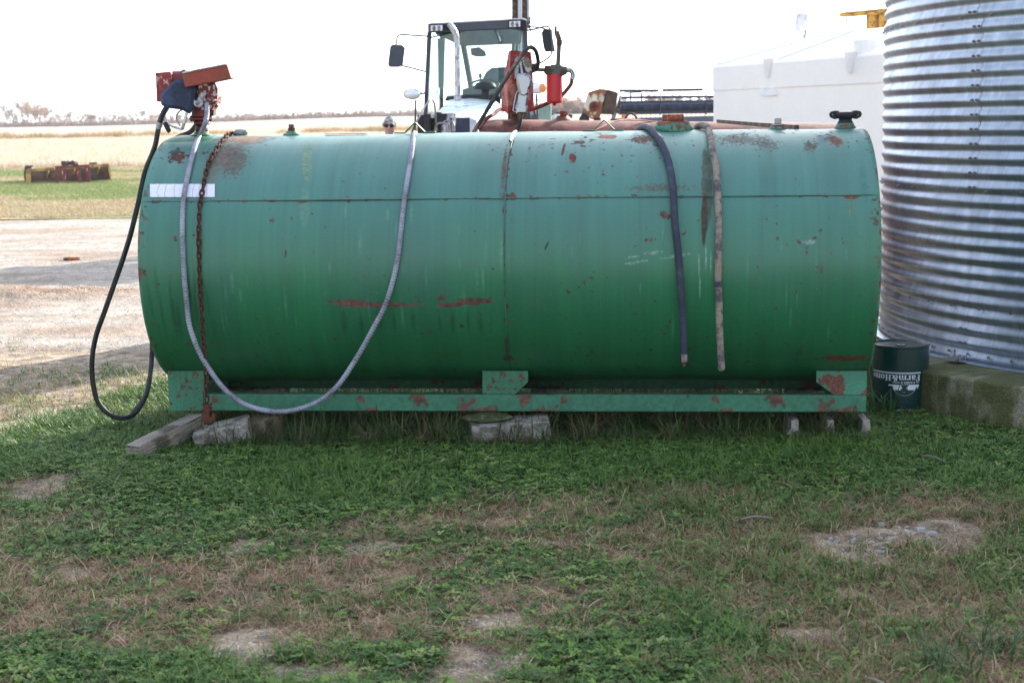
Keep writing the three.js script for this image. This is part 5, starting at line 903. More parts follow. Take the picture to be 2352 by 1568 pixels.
// ---------------------------------------------------------------- white poly tank on the right
{
  const A = W(1626, 300, -20), B = W(1995, 300, -16.6), dir = V(B.x - A.x, 0, B.z - A.z).normalize(), out = V(dir.z, 0, -dir.x), L = 5.2, D = 2.6;   // out: away from the long face, to the back
  if (out.z > 0) out.multiplyScalar(-1);
  const rimY = W(1652, 153, -20).y, base = [A.x, 0, A.z];
  const t = made('poly_tank', 'big white plastic liquid tank with a ribbed sloping top standing behind the rusty tank', 'plastic tank', base);
  const Pt = (u, w, y) => A.clone().addScaledVector(dir, u).addScaledVector(out, w).setY(y);
  const ring = (ins, y, r) => { const q = []; const cs = [[r, r, Math.PI], [L - r, r, 1.5 * Math.PI], [L - r, D - r, 0], [r, D - r, 0.5 * Math.PI]]; for (const [cx, cy, a0] of cs) for (let i = 0; i <= 5; i++) { const a = a0 + i / 5 * Math.PI / 2, u = cx + (r - ins) * Math.cos(a), w = cy + (r - ins) * Math.sin(a); q.push(Pt(u, w, y)); } return q; };
  const rows = [ring(0, 0.55, 0.2), ring(0.0, 0.75, 0.2), ring(0.0, rimY - 0.32, 0.2), ring(-0.015, rimY - 0.30, 0.2), ring(-0.015, rimY - 0.02, 0.2), ring(0.0, rimY, 0.2)];
  const cx = L / 2, cy = D / 2, scaleRing = (k, y) => ring(0, y, 0.2).map((p) => { const c = Pt(cx, cy, y); return c.lerp(p, k); });
  rows.push(scaleRing(0.97, rimY + 0.02), scaleRing(0.42, rimY + 0.33), scaleRing(0.38, rimY + 0.345));
  const sk = loft(rows); t.add2('shell', sk, M.poly);
  // raised ribs running down the sloping top
  const roofAt = (u, t, lift) => Pt(cx + (u - cx) * 0.97, cy - cy * 0.97, rimY + 0.02).lerp(Pt(cx + (u - cx) * 0.42, cy - cy * 0.42, rimY + 0.33), t).add(V(0, lift, 0));
  for (const u of [0.12, 1.55, 3.3]) {
    const q = (l, dv) => [[-0.13, 0.0], [0.13, 0.0], [0.13, 1.0], [-0.13, 1.0]].map(([du, t]) => roofAt(u + du * (dv ? 0.8 : 1), t, l));
    t.add2('top_rib', [loft([q(-0.01, 0), q(0.02, 1)]), ...(u > 0.2 ? [loft([[-0.012, 1], [0.02, 0.85]].map(([o, k]) => [[-0.1, 0.04], [0.1, 0.04], [0.05, -0.18], [-0.05, -0.18]].map(([du, dy]) => Pt(u + du * k, -0.02 - o, rimY + dy))))] : [])], M.poly);
  }
  { const p = W(1955, 100, -16.95), u = 3.35; t.add2('filler_boss', [loft([[0, 0.16], [0.36, 0.14]].map(([h, r]) => circlePts(r, 14).map(([a, b]) => Pt(u + a, 0.15 + b, rimY - 0.2 + h))))], M.poly); }
  const emb = [[1743, 216], [1748, 203], [1755, 203], [1762, 212], [1767, 212], [1772, 203], [1779, 204], [1786, 217], [1765, 220]].map(([x, y]) => { const d = dirOf(x, y), n = out, o = V(0, EYE, 0), tt = (A.clone().sub(o).dot(n) - 0.022) / d.dot(n); return o.addScaledVector(d, tt); });
  t.add2('moulded_emblem', plate(emb, 0.02), plain(0.9, 0.9, 0.9, 0.4));
  t.add2('support_frame', [[0.4, 0.3], [L - 0.4, 0.3], [0.4, D - 0.3], [L - 0.4, D - 0.3]].map(([u, w]) => bar(Pt(u, w, 0), Pt(u, w, 0.56), 0.15, 0.15)), M.cabGrey);
  // upturned jug tied to a pipe
  const zj = -22.5, J = (x, y, dz = 0) => W(x, y, zj + dz), bs = J(1850, 300);
  const j = made('vent_post', 'thin grey pipe rising behind the white plastic tank', 'post', [bs.x, 0, zj]);
  j.add2('pipe', [rod(V(J(1851, 300).x, 0, zj), J(1851, 64), 0.022, 12), rod(V(J(1846, 300).x, 0, zj), J(1846, 78), 0.016, 10)], M.alu);
  const bp = J(1841, 62, 0.09); single('plastic_jug', [lathe([[0.001, 0.0], [0.03, 0.0], [0.032, 0.04], [0.075, 0.1], [0.088, 0.13], [0.09, 0.30], [0.075, 0.33], [0.001, 0.335]], 28, J(1837, 84, 0.09).toArray(), [0, 0, -0.13])], worn([226, 226, 234], { spot: [196, 196, 208], amt: 0.35, scale: 5, rough: 0.4, soft: 0.2 }), 'upturned white plastic jug tied to the grey pipe above the white tank', 'jug');
}
{ // unseen upright tank, added to cast the shade strip on the verge
  const c = [-1.72, 0.01, -11.0], t = thing('added_shade_tank', 'unseen upright rusty steel tank added behind the green tank to shade the verge', 'steel tank', c);
  const rows = [[0.001, 0.0]]; for (let i = 0; i <= 40; i++) { const y = 1.24 * i / 40; rows.push([0.47 + ([0.42, 0.84].some((q) => Math.abs(y - q) < 0.03) ? 0.008 : 0), y]); } rows.push([0.3, 1.3], [0.001, 1.33]);
  part(t, 'body', lathe(rows, 56), M.rustRed); part(t, 'bung', cyl(0.04, 0.04, 0.03, [0.15, 1.325, 0]), M.rust);
}
{ // yellow machine canopy
  const z = -26, P = (x, y, dz = 0) => W(x, y, z + dz), base = [P(2020, 300).x, 0, z];
  const t = made('yellow_loader', 'yellow machine canopy on posts showing above the white tank beside the bin', 'farm machine', base);
  t.add2('canopy', loft([0, -1.9].map((dz) => [P(1929, 38, dz), P(1930, 28.5, dz), P(2030, 19, dz), P(2075, 16, dz), P(2075, 31, dz), P(2020, 33, dz), P(1940, 39.5, dz)])), M.yellow);
  for (const [a, b, c, d] of [[2000, 68, 2002, 34], [2028, 70, 2026, 32]]) { t.add2('canopy_post', bar(P(a, b + 300, -0.1), P(c, d, -0.1), 0.16, 0.14, 0.01), M.yellow); t.add2('canopy_post', bar(P(a + 6, b + 300, -1.7), P(c + 6, d, -1.7), 0.14, 0.12, 0.01), M.yellow); }
  t.add2('canopy_bracket', rod(P(1947, 40), P(1942, 60), 0.012), M.cabGrey);
  t.add2('body', [box(2.2, 1.1, 3.2, [P(2060, 300).x, 1.2, z - 1]), box(1.4, 0.5, 2.4, [P(2060, 300).x, 2.0, z - 1])], M.yellow);
  for (const [x, dz] of [[1960, 0.4], [2170, 0.4], [1960, -2.2], [2170, -2.2]]) { const q = P(x, 300, dz); wheel(t, 'wheel', [q.x - base[0], 0.65, q.z - base[2]], 0.65, 0.4, 0); }
}
// ---------------------------------------------------------------- box blade on the mown strip
{
  const z = -41, P = (x, y, dz = 0) => W(x, y, z + dz), g0 = W(150, 300, z), base = [g0.x, 0, z];
  const t = made('box_blade', 'old yellow and maroon box scraper resting on the mown grass', 'scraper blade', base);
  const gy = (x) => W(x, 420 - (x - 60) * 0.062, z).y; const Yb = 0.02;
  const Q = (x, y, dz) => P(x, y, dz);
  t.add2('end_plate', loft([[0.1], [-0.75]].map(([dz]) => [Q(57, 389, dz), Q(70, 387, dz), Q(70, 421, dz), Q(59, 421, dz)])), M.yellowOld);
  t.add2('end_plate', loft([[0.1], [-0.75]].map(([dz]) => [Q(246, 377, dz), Q(250, 376, dz), Q(256, 407, dz), Q(252, 410, dz)])), M.yellowOld);
  t.add2('top_rail', [bar(Q(64, 391, 0), Q(126, 387, 0), 0.12, 0.075), bar(Q(200, 382, 0), Q(250, 378.5, 0), 0.12, 0.075), bar(Q(126, 387, -0.1), Q(200, 382, -0.1), 0.1, 0.07)], M.yellowOld);
  t.add2('mould_board', plate([Q(68, 391, -0.5), Q(250, 379, -0.5), Q(254, 411, -0.2), Q(68, 422, -0.2)], 0.04), M.brownSteel);
  for (const x of [106, 166, 222]) t.add2('stiffener', plate([Q(x + 4, 390 - (x - 64) * 0.066, -0.02), Q(x + 6, 390 - (x - 64) * 0.066, -0.5), Q(x, 420 - (x - 60) * 0.06, -0.4)], 0.03), M.yellowOld);
  const f = (x0, y0, x1, y1, dz0 = 0.4, dz1 = 0.4, w = 0.05) => bar(Q(x0, y0, dz0), Q(x1, y1, dz1), w, w);
  t.add2('hitch_frame', [f(126, 384, 206, 380, 0.35, 0.35, 0.06), f(128, 383, 132, 424), f(138, 383, 145, 424), f(148, 392, 146, 422, 0.1, 0.4), f(154, 390, 156, 420, 0, 0), f(176, 389, 174, 416, 0, 0), f(181, 390, 184, 418, 0.2, 0.4), f(196, 380, 202, 418), f(203, 380, 206, 416, 0.2, 0.4), f(128, 424, 145, 423), f(145, 421, 206, 417)], M.maroon);
  t.add2('lift_cylinder', [rod(Q(142, 381, 0.2), Q(168, 371, 0), 0.04, 10), rod(Q(160, 376, 0), Q(178, 378, -0.1), 0.03, 10), box(0.12, 0.1, 0.1, Q(146, 374, 0).toArray())], M.blackIron);
  t.add2('hydraulic_hose', [tube([Q(146, 376, 0.1), Q(152, 371, 0.1), Q(160, 372, 0.1), Q(166, 378, 0.1), Q(172, 372, 0.1), Q(176, 373, 0.1), Q(178, 382, 0.1)], 0.016, 8, 0.03)], M.rubber);
  for (const [x, y] of [[66, 384], [213, 377]]) { const q = Q(x, y, -1.3); wheel(t, 'wheel', [q.x - base[0], q.y - 0.27, q.z - base[2]], 0.3, 0.2, 0.1); }
}
// ---------------------------------------------------------------- trees at the edge of the field
function limbs(seed, h, spread, depth) {
  const r = rng(seed), tw = [], tips = [];
  const grow = (a, d, len, rad, lv) => {
    let p = a.clone(), dir = d.clone(); const n = 2;
    for (let i = 0; i < n; i++) { const q = p.clone().addScaledVector(dir, len / n); tw.push([p.clone(), q.clone(), rad * (1 - 0.2 * i), rad * (0.8 - 0.2 * i)]); p = q; dir.add(V((r() - 0.5) * 0.35, 0.1 * r(), (r() - 0.5) * 0.35)).normalize(); }
    if (lv >= depth) { tips.push(p); return; }
    const k = lv === 0 ? 5 : 3 + (r() > 0.5 ? 1 : 0);
    for (let i = 0; i < k; i++) { const t = i === k - 1 ? 1 : 0.35 + 0.6 * r(), o = a.clone().lerp(p, t), az = r() * 6.283, tilt = (0.35 + 0.5 * r()) * spread, nd = dir.clone().add(V(Math.cos(az) * tilt, 0.1 * r(), Math.sin(az) * tilt)).normalize(); grow(o, nd, len * (0.55 + 0.2 * r()), rad * 0.5, lv + 1); }
  };
  grow(V(0, 0, 0), V((r() - 0.5) * 0.1, 1, (r() - 0.5) * 0.1).normalize(), h * 0.36, h * 0.022, 0);
  const geo = []; for (const [a, b, r0, r1] of tw) { const dd = b.clone().sub(a), L = dd.length(); const g = new THREE.CylinderGeometry(Math.max(r1, 0.05), Math.max(r0, 0.055), L, 4, 1, true); g.applyQuaternion(new THREE.Quaternion().setFromUnitVectors(V(0, 1, 0), dd.normalize())); g.translate((a.x + b.x) / 2, (a.y + b.y) / 2, (a.z + b.z) / 2); geo.push(g); }
  return { geo: merge(geo), tips, r };
}
function foliage(L, n, size, spread) { const pos = []; for (let i = 0; i < n; i++) { const t = L.tips[Math.floor(L.r() * L.tips.length)], c = t.clone().add(V((L.r() - 0.5) * spread, (L.r() - 0.5) * spread, (L.r() - 0.5) * spread)), a = V(L.r() - 0.5, L.r() - 0.5, L.r() - 0.5).normalize(), b = a.clone().cross(V(0.3, 1, 0.2)).normalize(), s = size * (0.5 + L.r()); for (const [u, v] of [[-1, 0], [0, -0.7], [1, 0], [-1, 0], [1, 0], [0, 0.7]]) { const q = c.clone().addScaledVector(a, u * s).addScaledVector(b, v * s); pos.push(q.x, q.y, q.z); } } const g = new THREE.BufferGeometry(); g.setAttribute('position', new THREE.Float32BufferAttribute(pos, 3)); g.computeVertexNormals(); return clean(g); }
{
  const leaf = (r, g, b) => new THREE.MeshPhysicalMaterial({ color: new THREE.Color().setRGB(r, g, b), roughness: 0.9, transmission: 0.4, thickness: 0, side: THREE.DoubleSide });
  const bark = plain(0.26, 0.21, 0.19, 0.95), kinds = [];
  const mk = (seed, h, sp, dep, n, size, mat, spread) => { const L = limbs(seed, h, sp, dep); L.geo.computeBoundingBox(); kinds.push({ h: L.geo.boundingBox.max.y, trunk: L.geo, crown: foliage(L, n, size, spread), mat }); };
  mk(11, 14, 1.0, 4, 220, 0.22, leaf(0.22, 0.11, 0.07), 1.6);      // nearly bare, russet remnants
  mk(23, 14, 0.8, 4, 1100, 0.22, leaf(0.46, 0.26, 0.07), 2.0);     // orange gold
  mk(37, 12, 1.2, 4, 160, 0.2, leaf(0.22, 0.15, 0.11), 1.4);       // bare
  mk(41, 8, 1.3, 3, 500, 0.24, leaf(0.25, 0.15, 0.10), 2.0);      // low brown scrub
  mk(53, 8, 1.2, 3, 700, 0.22, leaf(0.36, 0.19, 0.08), 1.8);      // low orange scrub
  mk(67, 9, 0.7, 3, 2600, 0.24, leaf(0.06, 0.08, 0.05), 1.4);      // dark evergreen
  const desc = ['nearly bare tree with a few russet leaves', 'golden orange tree', 'bare wide branching tree', 'low brown scrubby tree', 'low orange scrubby tree', 'small dark evergreen tree'];
  const list = [[-34, 215, 0], [-8, 222, 2], [14, 242, 0], [30, 250, 3], [52, 224, 0], [64, 232, 1], [80, 224, 0], [90, 246, 4], [104, 246, 4], [118, 262, 3], [132, 258, 2], [148, 256, 0], [163, 251, 2], [182, 258, 2], [200, 264, 3], [207, 261, 4], [224, 262, 2], [240, 263, 3], [256, 256, 0], [270, 261, 2], [284, 260, 3], [300, 256, 0], [318, 252, 2], [333, 246, 0], [346, 259, 1], [358, 262, 4], [372, 262, 3], [392, 262, 2], [410, 262, 4], [432, 266, 3], [455, 263, 2], [480, 264, 3], [500, 265, 4], [520, 262, 2], [548, 262, 0], [566, 261, 5], [583, 264, 4], [602, 263, 3], [622, 262, 2], [650, 258, 3], [690, 259, 0], [730, 257, 3], [775, 256, 2], [820, 257, 4], [860, 252, 3], [905, 251, 2], [940, 251, 3], [1262, 240, 0], [1285, 232, 1], [1300, 226, 4], [1312, 230, 1], [1326, 228, 4], [1340, 229, 0], [1352, 236, 3], [1480, 222, 2], [1500, 216, 4], [1530, 212, 1], [1550, 222, 3], [1600, 226, 0], [1640, 224, 3]];
  const near = ['at the far left', 'over the box scraper', 'left of the red pump', 'between pump and person', 'behind the tractor', 'seen through the blue reel'];
  const seen = {}; let n = 0; const r = rng(5);
  const zone = (px) => (px < 40 ? 0 : px < 260 ? 1 : px < 380 ? 2 : px < 1000 ? 3 : px < 1400 ? 4 : 5), total = {}; for (const [px, , kd] of list) { const k = kd + ':' + zone(px); total[k] = (total[k] || 0) + 1; }
  const nth = ['first', 'second', 'third', 'fourth', 'fifth', 'sixth', 'seventh', 'eighth'];
  for (const [px, ty, kd] of list) {
    const z = px < 1200 ? -545 - 30 * r() : -330 - 20 * r(), x = W(px, 280, z).x, y0 = H(x, z) - 0.1, top = W(px, ty, z).y, kk = kinds[kd], s = (top - y0) / kk.h * 0.97;
    const where = zone(px), key = kd + ':' + where; seen[key] = (seen[key] || 0) + 1;
    const o = thing('tree', desc[kd] + ' ' + near[where] + (total[key] > 1 ? ', ' + nth[seen[key] - 1] + ' from left' : ''), 'tree', [x, y0, z], r() * 6.28, 'trees along the far edge of the stubble field');
    part(o, 'trunk', kk.trunk, bark); part(o, 'crown', kk.crown, kk.mat); o.scale.setScalar(s);
    o.scale.x *= 0.9 + 0.3 * r();
  }
  // undergrowth that reads as one mass
  const sg = foliage({ tips: Array.from({ length: 60 }, () => V((r() - 0.5) * 5, 0.3 + 2.6 * r() * r(), (r() - 0.5) * 3)), r }, 420, 0.3, 0.8), spots = [];
  for (let px = -120; px < 1000; px += 4.5) { const z = -548 - 16 * r(); spots.push([W(px, 280, z).x, z, 0.5 + 0.8 * fbm(px * 0.05, 1, 971, 3)]); }
  for (let px = 1200; px < 1720; px += 9) { const z = -340 - 10 * r(); spots.push([W(px, 280, z).x, z, 0.7 + 0.8 * r()]); }
  const im = shadows(new THREE.InstancedMesh(sg, leaf(0.34, 0.23, 0.18), spots.length)); const m4 = new THREE.Matrix4();
  spots.forEach(([x, z, s], i) => { m4.compose(V(x, H(x, z), z), new THREE.Quaternion().setFromAxisAngle(V(0, 1, 0), r() * 6.28), V(s * 1.3, s, s)); im.setMatrixAt(i, m4); });
  im.name = 'undergrowth'; tag(im, 'brown bushy undergrowth along the foot of the far trees', 'undergrowth', null, 'stuff'); scene.add(im);
}

// ---------------------------------------------------------------- ground cover
const leafMat = (o = {}) => new THREE.MeshPhysicalMaterial({ color: 0xffffff, roughness: 0.7, specularIntensity: 0.45, transmission: 0.3, thickness: 0, side: THREE.DoubleSide, ...o });
function fromTris(pos) { const g = new THREE.BufferGeometry(); g.setAttribute('position', new THREE.Float32BufferAttribute(pos, 3)); g.computeVertexNormals(); return clean(g); }
function blade(pos, r, x, z, len, w, az, lean, kink = 0) { // curved blade of three segments
  const dx = Math.cos(az), dz = Math.sin(az), sx = -dz * w, sz = dx * w; let px = x, pz = z, py = 0, a = lean * 0.25, prev = null;
  for (let i = 0; i <= 3; i++) {
    const t = i / 3, ww = (1 - t * t * 0.92), L = [px - sx * ww, py, pz - sz * ww], R = [px + sx * ww, py, pz + sz * ww];
    if (prev) pos.push(...prev[0], ...prev[1], ...R, ...prev[0], ...R, ...L);
    prev = [L, R]; a = Math.min(1.75, a + lean * 0.42 + kink * (i === 1 ? 1 : 0)); const l = len / 3; px += dx * Math.sin(a) * l; pz += dz * Math.sin(a) * l; py += Math.cos(a) * l; if (py < 0.003) py = 0.003;
  }
}
function clover(seed) { const r = rng(seed), pos = [], cols = []; for (let i = 0; i < 9; i++) { const x = (r() - 0.5) * 0.085, z = (r() - 0.5) * 0.085, y = 0.012 + 0.034 * r(), a0 = r() * 6.28, tx = (r() - 0.5) * 0.7, tz = (r() - 0.5) * 0.7, s = 0.0062 + 0.0048 * r(); for (let k = 0; k < 3; k++) { const a = a0 + k * 2.094, P = (u, v) => { const lx = u * Math.cos(a) - v * Math.sin(a), lz = u * Math.sin(a) + v * Math.cos(a); return [x + lx * s, y + (0.28 * u + tx * lx + tz * lz) * s, z + lz * s]; }; const c = P(0, 0), q = [P(0.75, -0.72), P(1.5, -0.62), P(1.72, 0), P(1.5, 0.62), P(0.75, 0.72)]; for (let m = 0; m < 4; m++) pos.push(...c, ...q[m + 1], ...q[m]); } } return fromTris(pos); }
function grassTuft(seed, n, len, w, lean, rad) { const r = rng(seed), pos = []; for (let i = 0; i < n; i++) blade(pos, r, (r() - 0.5) * rad, (r() - 0.5) * rad, len * (0.45 + 0.75 * r()), w * (0.7 + 0.6 * r()), r() * 6.28, lean * (0.3 + 1.2 * r()), r() > 0.7 ? 0.6 : 0); return fromTris(pos); }
function rosette(seed) { const r = rng(seed), pos = [], n = 6 + Math.floor(r() * 4); for (let i = 0; i < n; i++) { const a = i / n * 6.283 + r() * 0.5, L = 0.035 + 0.04 * r(), w = L * (0.16 + 0.12 * r()), up = 0.25 + 0.7 * r(), dx = Math.cos(a), dz = Math.sin(a); const P = (t, s) => [dx * L * t - dz * w * s, 0.008 + L * (up * t - 0.55 * t * t), dz * L * t + dx * w * s]; const prof = [[0.08, 0.2], [0.4, 0.75], [0.7, 1], [0.92, 0.6], [1, 0.02]]; for (let k = 0; k < 4; k++) { const [t0, s0] = prof[k], [t1, s1] = prof[k + 1]; pos.push(...P(t0, -s0), ...P(t1, -s1), ...P(t1, s1), ...P(t0, -s0), ...P(t1, s1), ...P(t0, s0)); } } return fromTris(pos); }
function scatter(name, geos, mat, n, where, label, cat, seed) { // where(r) -> null or [x, y, z, scale, colour, tiltX, tiltZ]; spread over a few variants, one object each
  const r = rng(seed), lists = geos.map(() => []); let tries = 0, got = 0;
  while (got < n && tries < n * 30) { tries++; const q = where(r); if (q) { lists[got % geos.length].push(q); got++; } }
  const m4 = new THREE.Matrix4(), e = new THREE.Euler(), qt = new THREE.Quaternion();
  geos.forEach((g, k) => {
    const L = lists[k]; if (!L.length) return; const im = shadows(new THREE.InstancedMesh(g, mat, L.length));
    L.forEach(([x, y, z, s, c, tx = 0, tz = 0, sy = 1], i) => { e.set(tx, r() * 6.283, tz, 'XZY'); m4.compose(V(x, y, z), qt.setFromEuler(e), V(s, s * sy, s)); im.setMatrixAt(i, m4); im.setColorAt(i, new THREE.Color().setRGB(...c)); });
    im.name = numbered(name); tag(im, label[k] ?? label[0], cat, null, 'stuff'); scene.add(im);
  });
}
const yArea = (r) => { const z = -3.3 - Math.pow(r(), 0.8) * 6.3, hw = 0.35 * -z + 0.55; return [(r() * 2 - 1) * hw, z]; };
const inPad = (x, z) => Math.hypot(x - BIN[0], z - BIN[1]) < 2.45;
const lush = (z) => sst(-5.9, -6.6, z);
scatter('clover_patch', [clover(1), clover(2), clover(3)], leafMat(), 34000, (r) => {
  const [x, z] = yArea(r); if (inPad(x, z)) return null; const b = bare(x, z), d = dryness(x, z);
  if (r() > (1 - 0.97 * b) * (1 - 0.85 * d) * (z < -7.2 ? 0.5 : 1) * (0.45 + 0.55 * lush(z) + 0.4 * fbm(x * 2.2, z * 2.2, 118, 3))) return null;
  const t = r(), pale = r() < 0.05 ? 1 : 0, c = mix3([0.055, 0.135, 0.026], [0.24, 0.36, 0.07], t * t); return [x, relief(x, z) - 0.004, z, 0.42 + 0.36 * r(), pale ? [0.32, 0.36, 0.12] : c, (r() - 0.5) * 0.25, (r() - 0.5) * 0.25];
}, ['low green clover leaves covering the shaded yard', 'darker green clover leaves mixed through the shaded yard', 'scattered clover leaves filling gaps in the shaded yard'], 'clover', 101);
scatter('grass', [grassTuft(1, 10, 0.06, 0.0014, 1.0, 0.05), grassTuft(2, 12, 0.075, 0.0016, 0.9, 0.06), grassTuft(3, 8, 0.05, 0.0013, 1.3, 0.05)], leafMat({ roughness: 0.5 }), 26000, (r) => {
  const [x, z] = yArea(r); if (inPad(x, z)) return null; const b = bare(x, z), d = dryness(x, z), f = fbm(x * 1.3 + 7, z * 1.3, 121, 3);
  if (r() > (1 - 0.96 * b) * (0.25 + 0.9 * sst(0.4, 0.65, f) + 0.35 * lush(z)) * (1 - 0.5 * d)) return null;
  const t = r(), c = mix3([0.06, 0.145, 0.028], [0.18, 0.28, 0.055], t); return [x, relief(x, z), z, 0.65 + 0.6 * r() + 0.25 * sst(0.6, 0.75, f), d > 0.5 && r() < 0.4 ? [0.24, 0.19, 0.09] : c, (r() - 0.5) * 0.4, (r() - 0.5) * 0.4];
}, ['short green grass blades among the clover', 'longer green grass blades among the clover', 'thin bent grass blades in the shaded yard'], 'grass', 102);
scatter('dry_grass', [grassTuft(11, 11, 0.075, 0.0012, 2.2, 0.08), grassTuft(12, 9, 0.09, 0.0011, 2.8, 0.09), grassTuft(13, 8, 0.06, 0.0014, 1.5, 0.05)], leafMat({ roughness: 0.8, transmission: 0.2 }), 21000, (r) => {
  const [x, z] = yArea(r); if (inPad(x, z)) return null; const b = bare(x, z), d = dryness(x, z);
  if (r() > 0.06 + 0.95 * d * (1 - 0.86 * b) + 0.16 * b * (1 - b) * 4) return null;
  const t = r(), c = mix3([0.28, 0.165, 0.095], [0.66, 0.50, 0.31], t * t); return [x, relief(x, z), z, 0.6 + 0.7 * r(), c, (r() - 0.5) * 0.6, (r() - 0.5) * 0.6, 0.8];
}, ['brown matted dead grass in the dry spots of the yard', 'long straw coloured dead stems lying on the yard', 'short upright dead grass tufts in the yard'], 'dry grass', 103);
scatter('broadleaf_weed', [rosette(1), rosette(2), rosette(3)], leafMat({ roughness: 0.8 }), 420, (r) => {
  const [x, z] = yArea(r); if (inPad(x, z) || bare(x, z) > 0.5) return null; const t = r(); return [x, relief(x, z), z, 0.35 + 0.55 * r(), mix3([0.05, 0.13, 0.03], [0.15, 0.24, 0.07], t), (r() - 0.5) * 0.2, (r() - 0.5) * 0.2];
}, ['broad leaved weeds dotted through the clover', 'small flat weeds dotted through the clover', 'pale broad weeds dotted through the clover'], 'weeds', 104);
scatter('weeds', [grassTuft(61, 16, 0.17, 0.0022, 0.8, 0.10), rosette(9)], leafMat(), 2100, (r) => {
  const x = -1.65 + 3.3 * r(), z = -8.7 + 1.66 * (1 - r() * r()); if (z > -7.36 && r() < 0.5) return null;
  return [x, relief(x, z), z, 0.5 + 0.8 * r(), r() < 0.3 ? mix3([0.16, 0.11, 0.06], [0.26, 0.2, 0.11], r()) : mix3([0.04, 0.09, 0.025], [0.11, 0.17, 0.05], r()), (r() - 0.5) * 0.5, (r() - 0.5) * 0.5, 1.0];
}, ['tangled weeds and grass in the shade under the green tank', 'low broad weeds in the shade under the green tank'], 'weeds', 112);
const pebbleMat = new THREE.MeshStandardMaterial({ color: 0xffffff, roughness: 0.95 });
scatter('gravel', [blob(0.011, 5, 1.2, 0.7, 1, 0.5, 1), blob(0.011, 6, 1, 0.6, 1.3, 0.6, 1)], pebbleMat, 3600, (r) => {
  const [x, z] = yArea(r); if (inPad(x, z)) return null; const b = bare(x, z); if (r() > 0.03 + 0.8 * b * b) return null; const t = r(), g = mix(0.28, 0.5, t);
  return [x, relief(x, z) - 0.001, z, 0.18 + 0.7 * r() * r() * r() + 0.12, [g, g * 0.92, g * 0.80], r() * 6, r() * 6];
}, ['small pale gravel in the bare spots of the yard', 'loose grit scattered in the bare spots of the yard'], 'gravel', 105);
scatter('gravel', [blob(0.018, 7, 1.2, 0.7, 1, 0.5, 1), blob(0.018, 8, 1, 0.6, 1.3, 0.6, 1)], pebbleMat, 14000, (r) => {
  const z = -9.0 - Math.pow(r(), 1.4) * 13, x = -0.34 * -z + r() * (0.34 * -z - 1.0); const ridge = Math.exp(-(((z + 13.6) + 0.22 * (x + 4)) ** 2) / 0.3) * sst(-2.2, -4, x);
  const t = r(), g = mix(0.3, 0.58, t); return [x, driveRelief(x, z) - 0.002, z, (0.16 + 0.5 * r() * r() * r()) * (1 + 1.6 * ridge * r()), ridge > 0.35 ? [g * 0.95, g * 0.72, g * 0.56] : [g, g * 0.94, g * 0.87], r() * 6, r() * 6];
}, ['loose stones on the gravel drive left of the tank', 'grit and clods on the gravel drive left of the tank'], 'gravel', 106);
// sunlit tufts at the edge of the drive and the strip behind
scatter('verge_grass', [grassTuft(21, 12, 0.09, 0.0018, 1.0, 0.08), grassTuft(22, 12, 0.075, 0.0018, 1.5, 0.09)], leafMat({ transmission: 0.4 }), 520, (r) => {
  const x = -3.9 + 2.5 * r(), z = -7.6 - (r() < 0.8 ? 1.3 * r() : 3.2 * r()), f = fbm(x * 2, z * 2, 131, 3); if (f < 0.53 + 0.08 * sst(-9.3, -10.4, z)) return null; const dry = r() < 0.45 + 0.4 * sst(-8.8, -9.6, z);
  return [x, 0.01, z, 0.45 + 0.7 * r(), dry ? mix3([0.34, 0.22, 0.11], [0.5, 0.40, 0.22], r()) : mix3([0.07, 0.15, 0.035], [0.16, 0.24, 0.06], r()), (r() - 0.5) * 0.4, (r() - 0.5) * 0.4];
}, ['sunlit grass where the yard meets the gravel drive', 'dry sunlit tufts where the yard meets the gravel drive'], 'grass', 107);
scatter('mown_tuft', [grassTuft(31, 26, 0.085, 0.006, 1.1, 0.5), grassTuft(32, 26, 0.075, 0.006, 1.4, 0.5)], leafMat({ transmission: 0.4 }), 15000, (r) => {
  const z = -25.4 - 31 * r(), x = -0.36 * -z + r() * (0.36 * -z * 0.75); const f = fbm(x * 0.35, z * 0.5, 141, 4), dry = sst(0.44, 0.6, f + 0.25 * sst(-29, -26, z)) > r();
  return [x, H(x, z) + 0.02, z, 0.6 + 0.7 * r(), dry ? mix3([0.46, 0.36, 0.22], [0.6, 0.5, 0.32], r()) : mix3([0.20, 0.27, 0.08], [0.36, 0.40, 0.15], r()), 0, 0];
}, ['mown green grass on the sunlit strip beyond the drive', 'patchy dry grass on the sunlit strip beyond the drive'], 'grass', 108);
scatter('stubble', [grassTuft(41, 16, 0.34, 0.010, 0.8, 1.0), grassTuft(42, 14, 0.26, 0.012, 1.4, 1.1)], leafMat({ roughness: 0.9, transmission: 0.35 }), 22000, (r) => {
  const z = -56.6 - Math.pow(r(), 1.5) * 150, x = -0.36 * -z + r() * (0.36 * -z + 4); return [x, H(x, z) + 0.03, z, (0.6 + 0.7 * r()) * (1 - 0.25 * sst(-58, -70, z)), mix3([0.50, 0.39, 0.28], [0.76, 0.67, 0.54], r()), (r() - 0.5) * 0.3, (r() - 0.5) * 0.3];
}, ['cut corn stubble covering the near part of the field', 'pale corn litter covering the near part of the field'], 'stubble', 109);
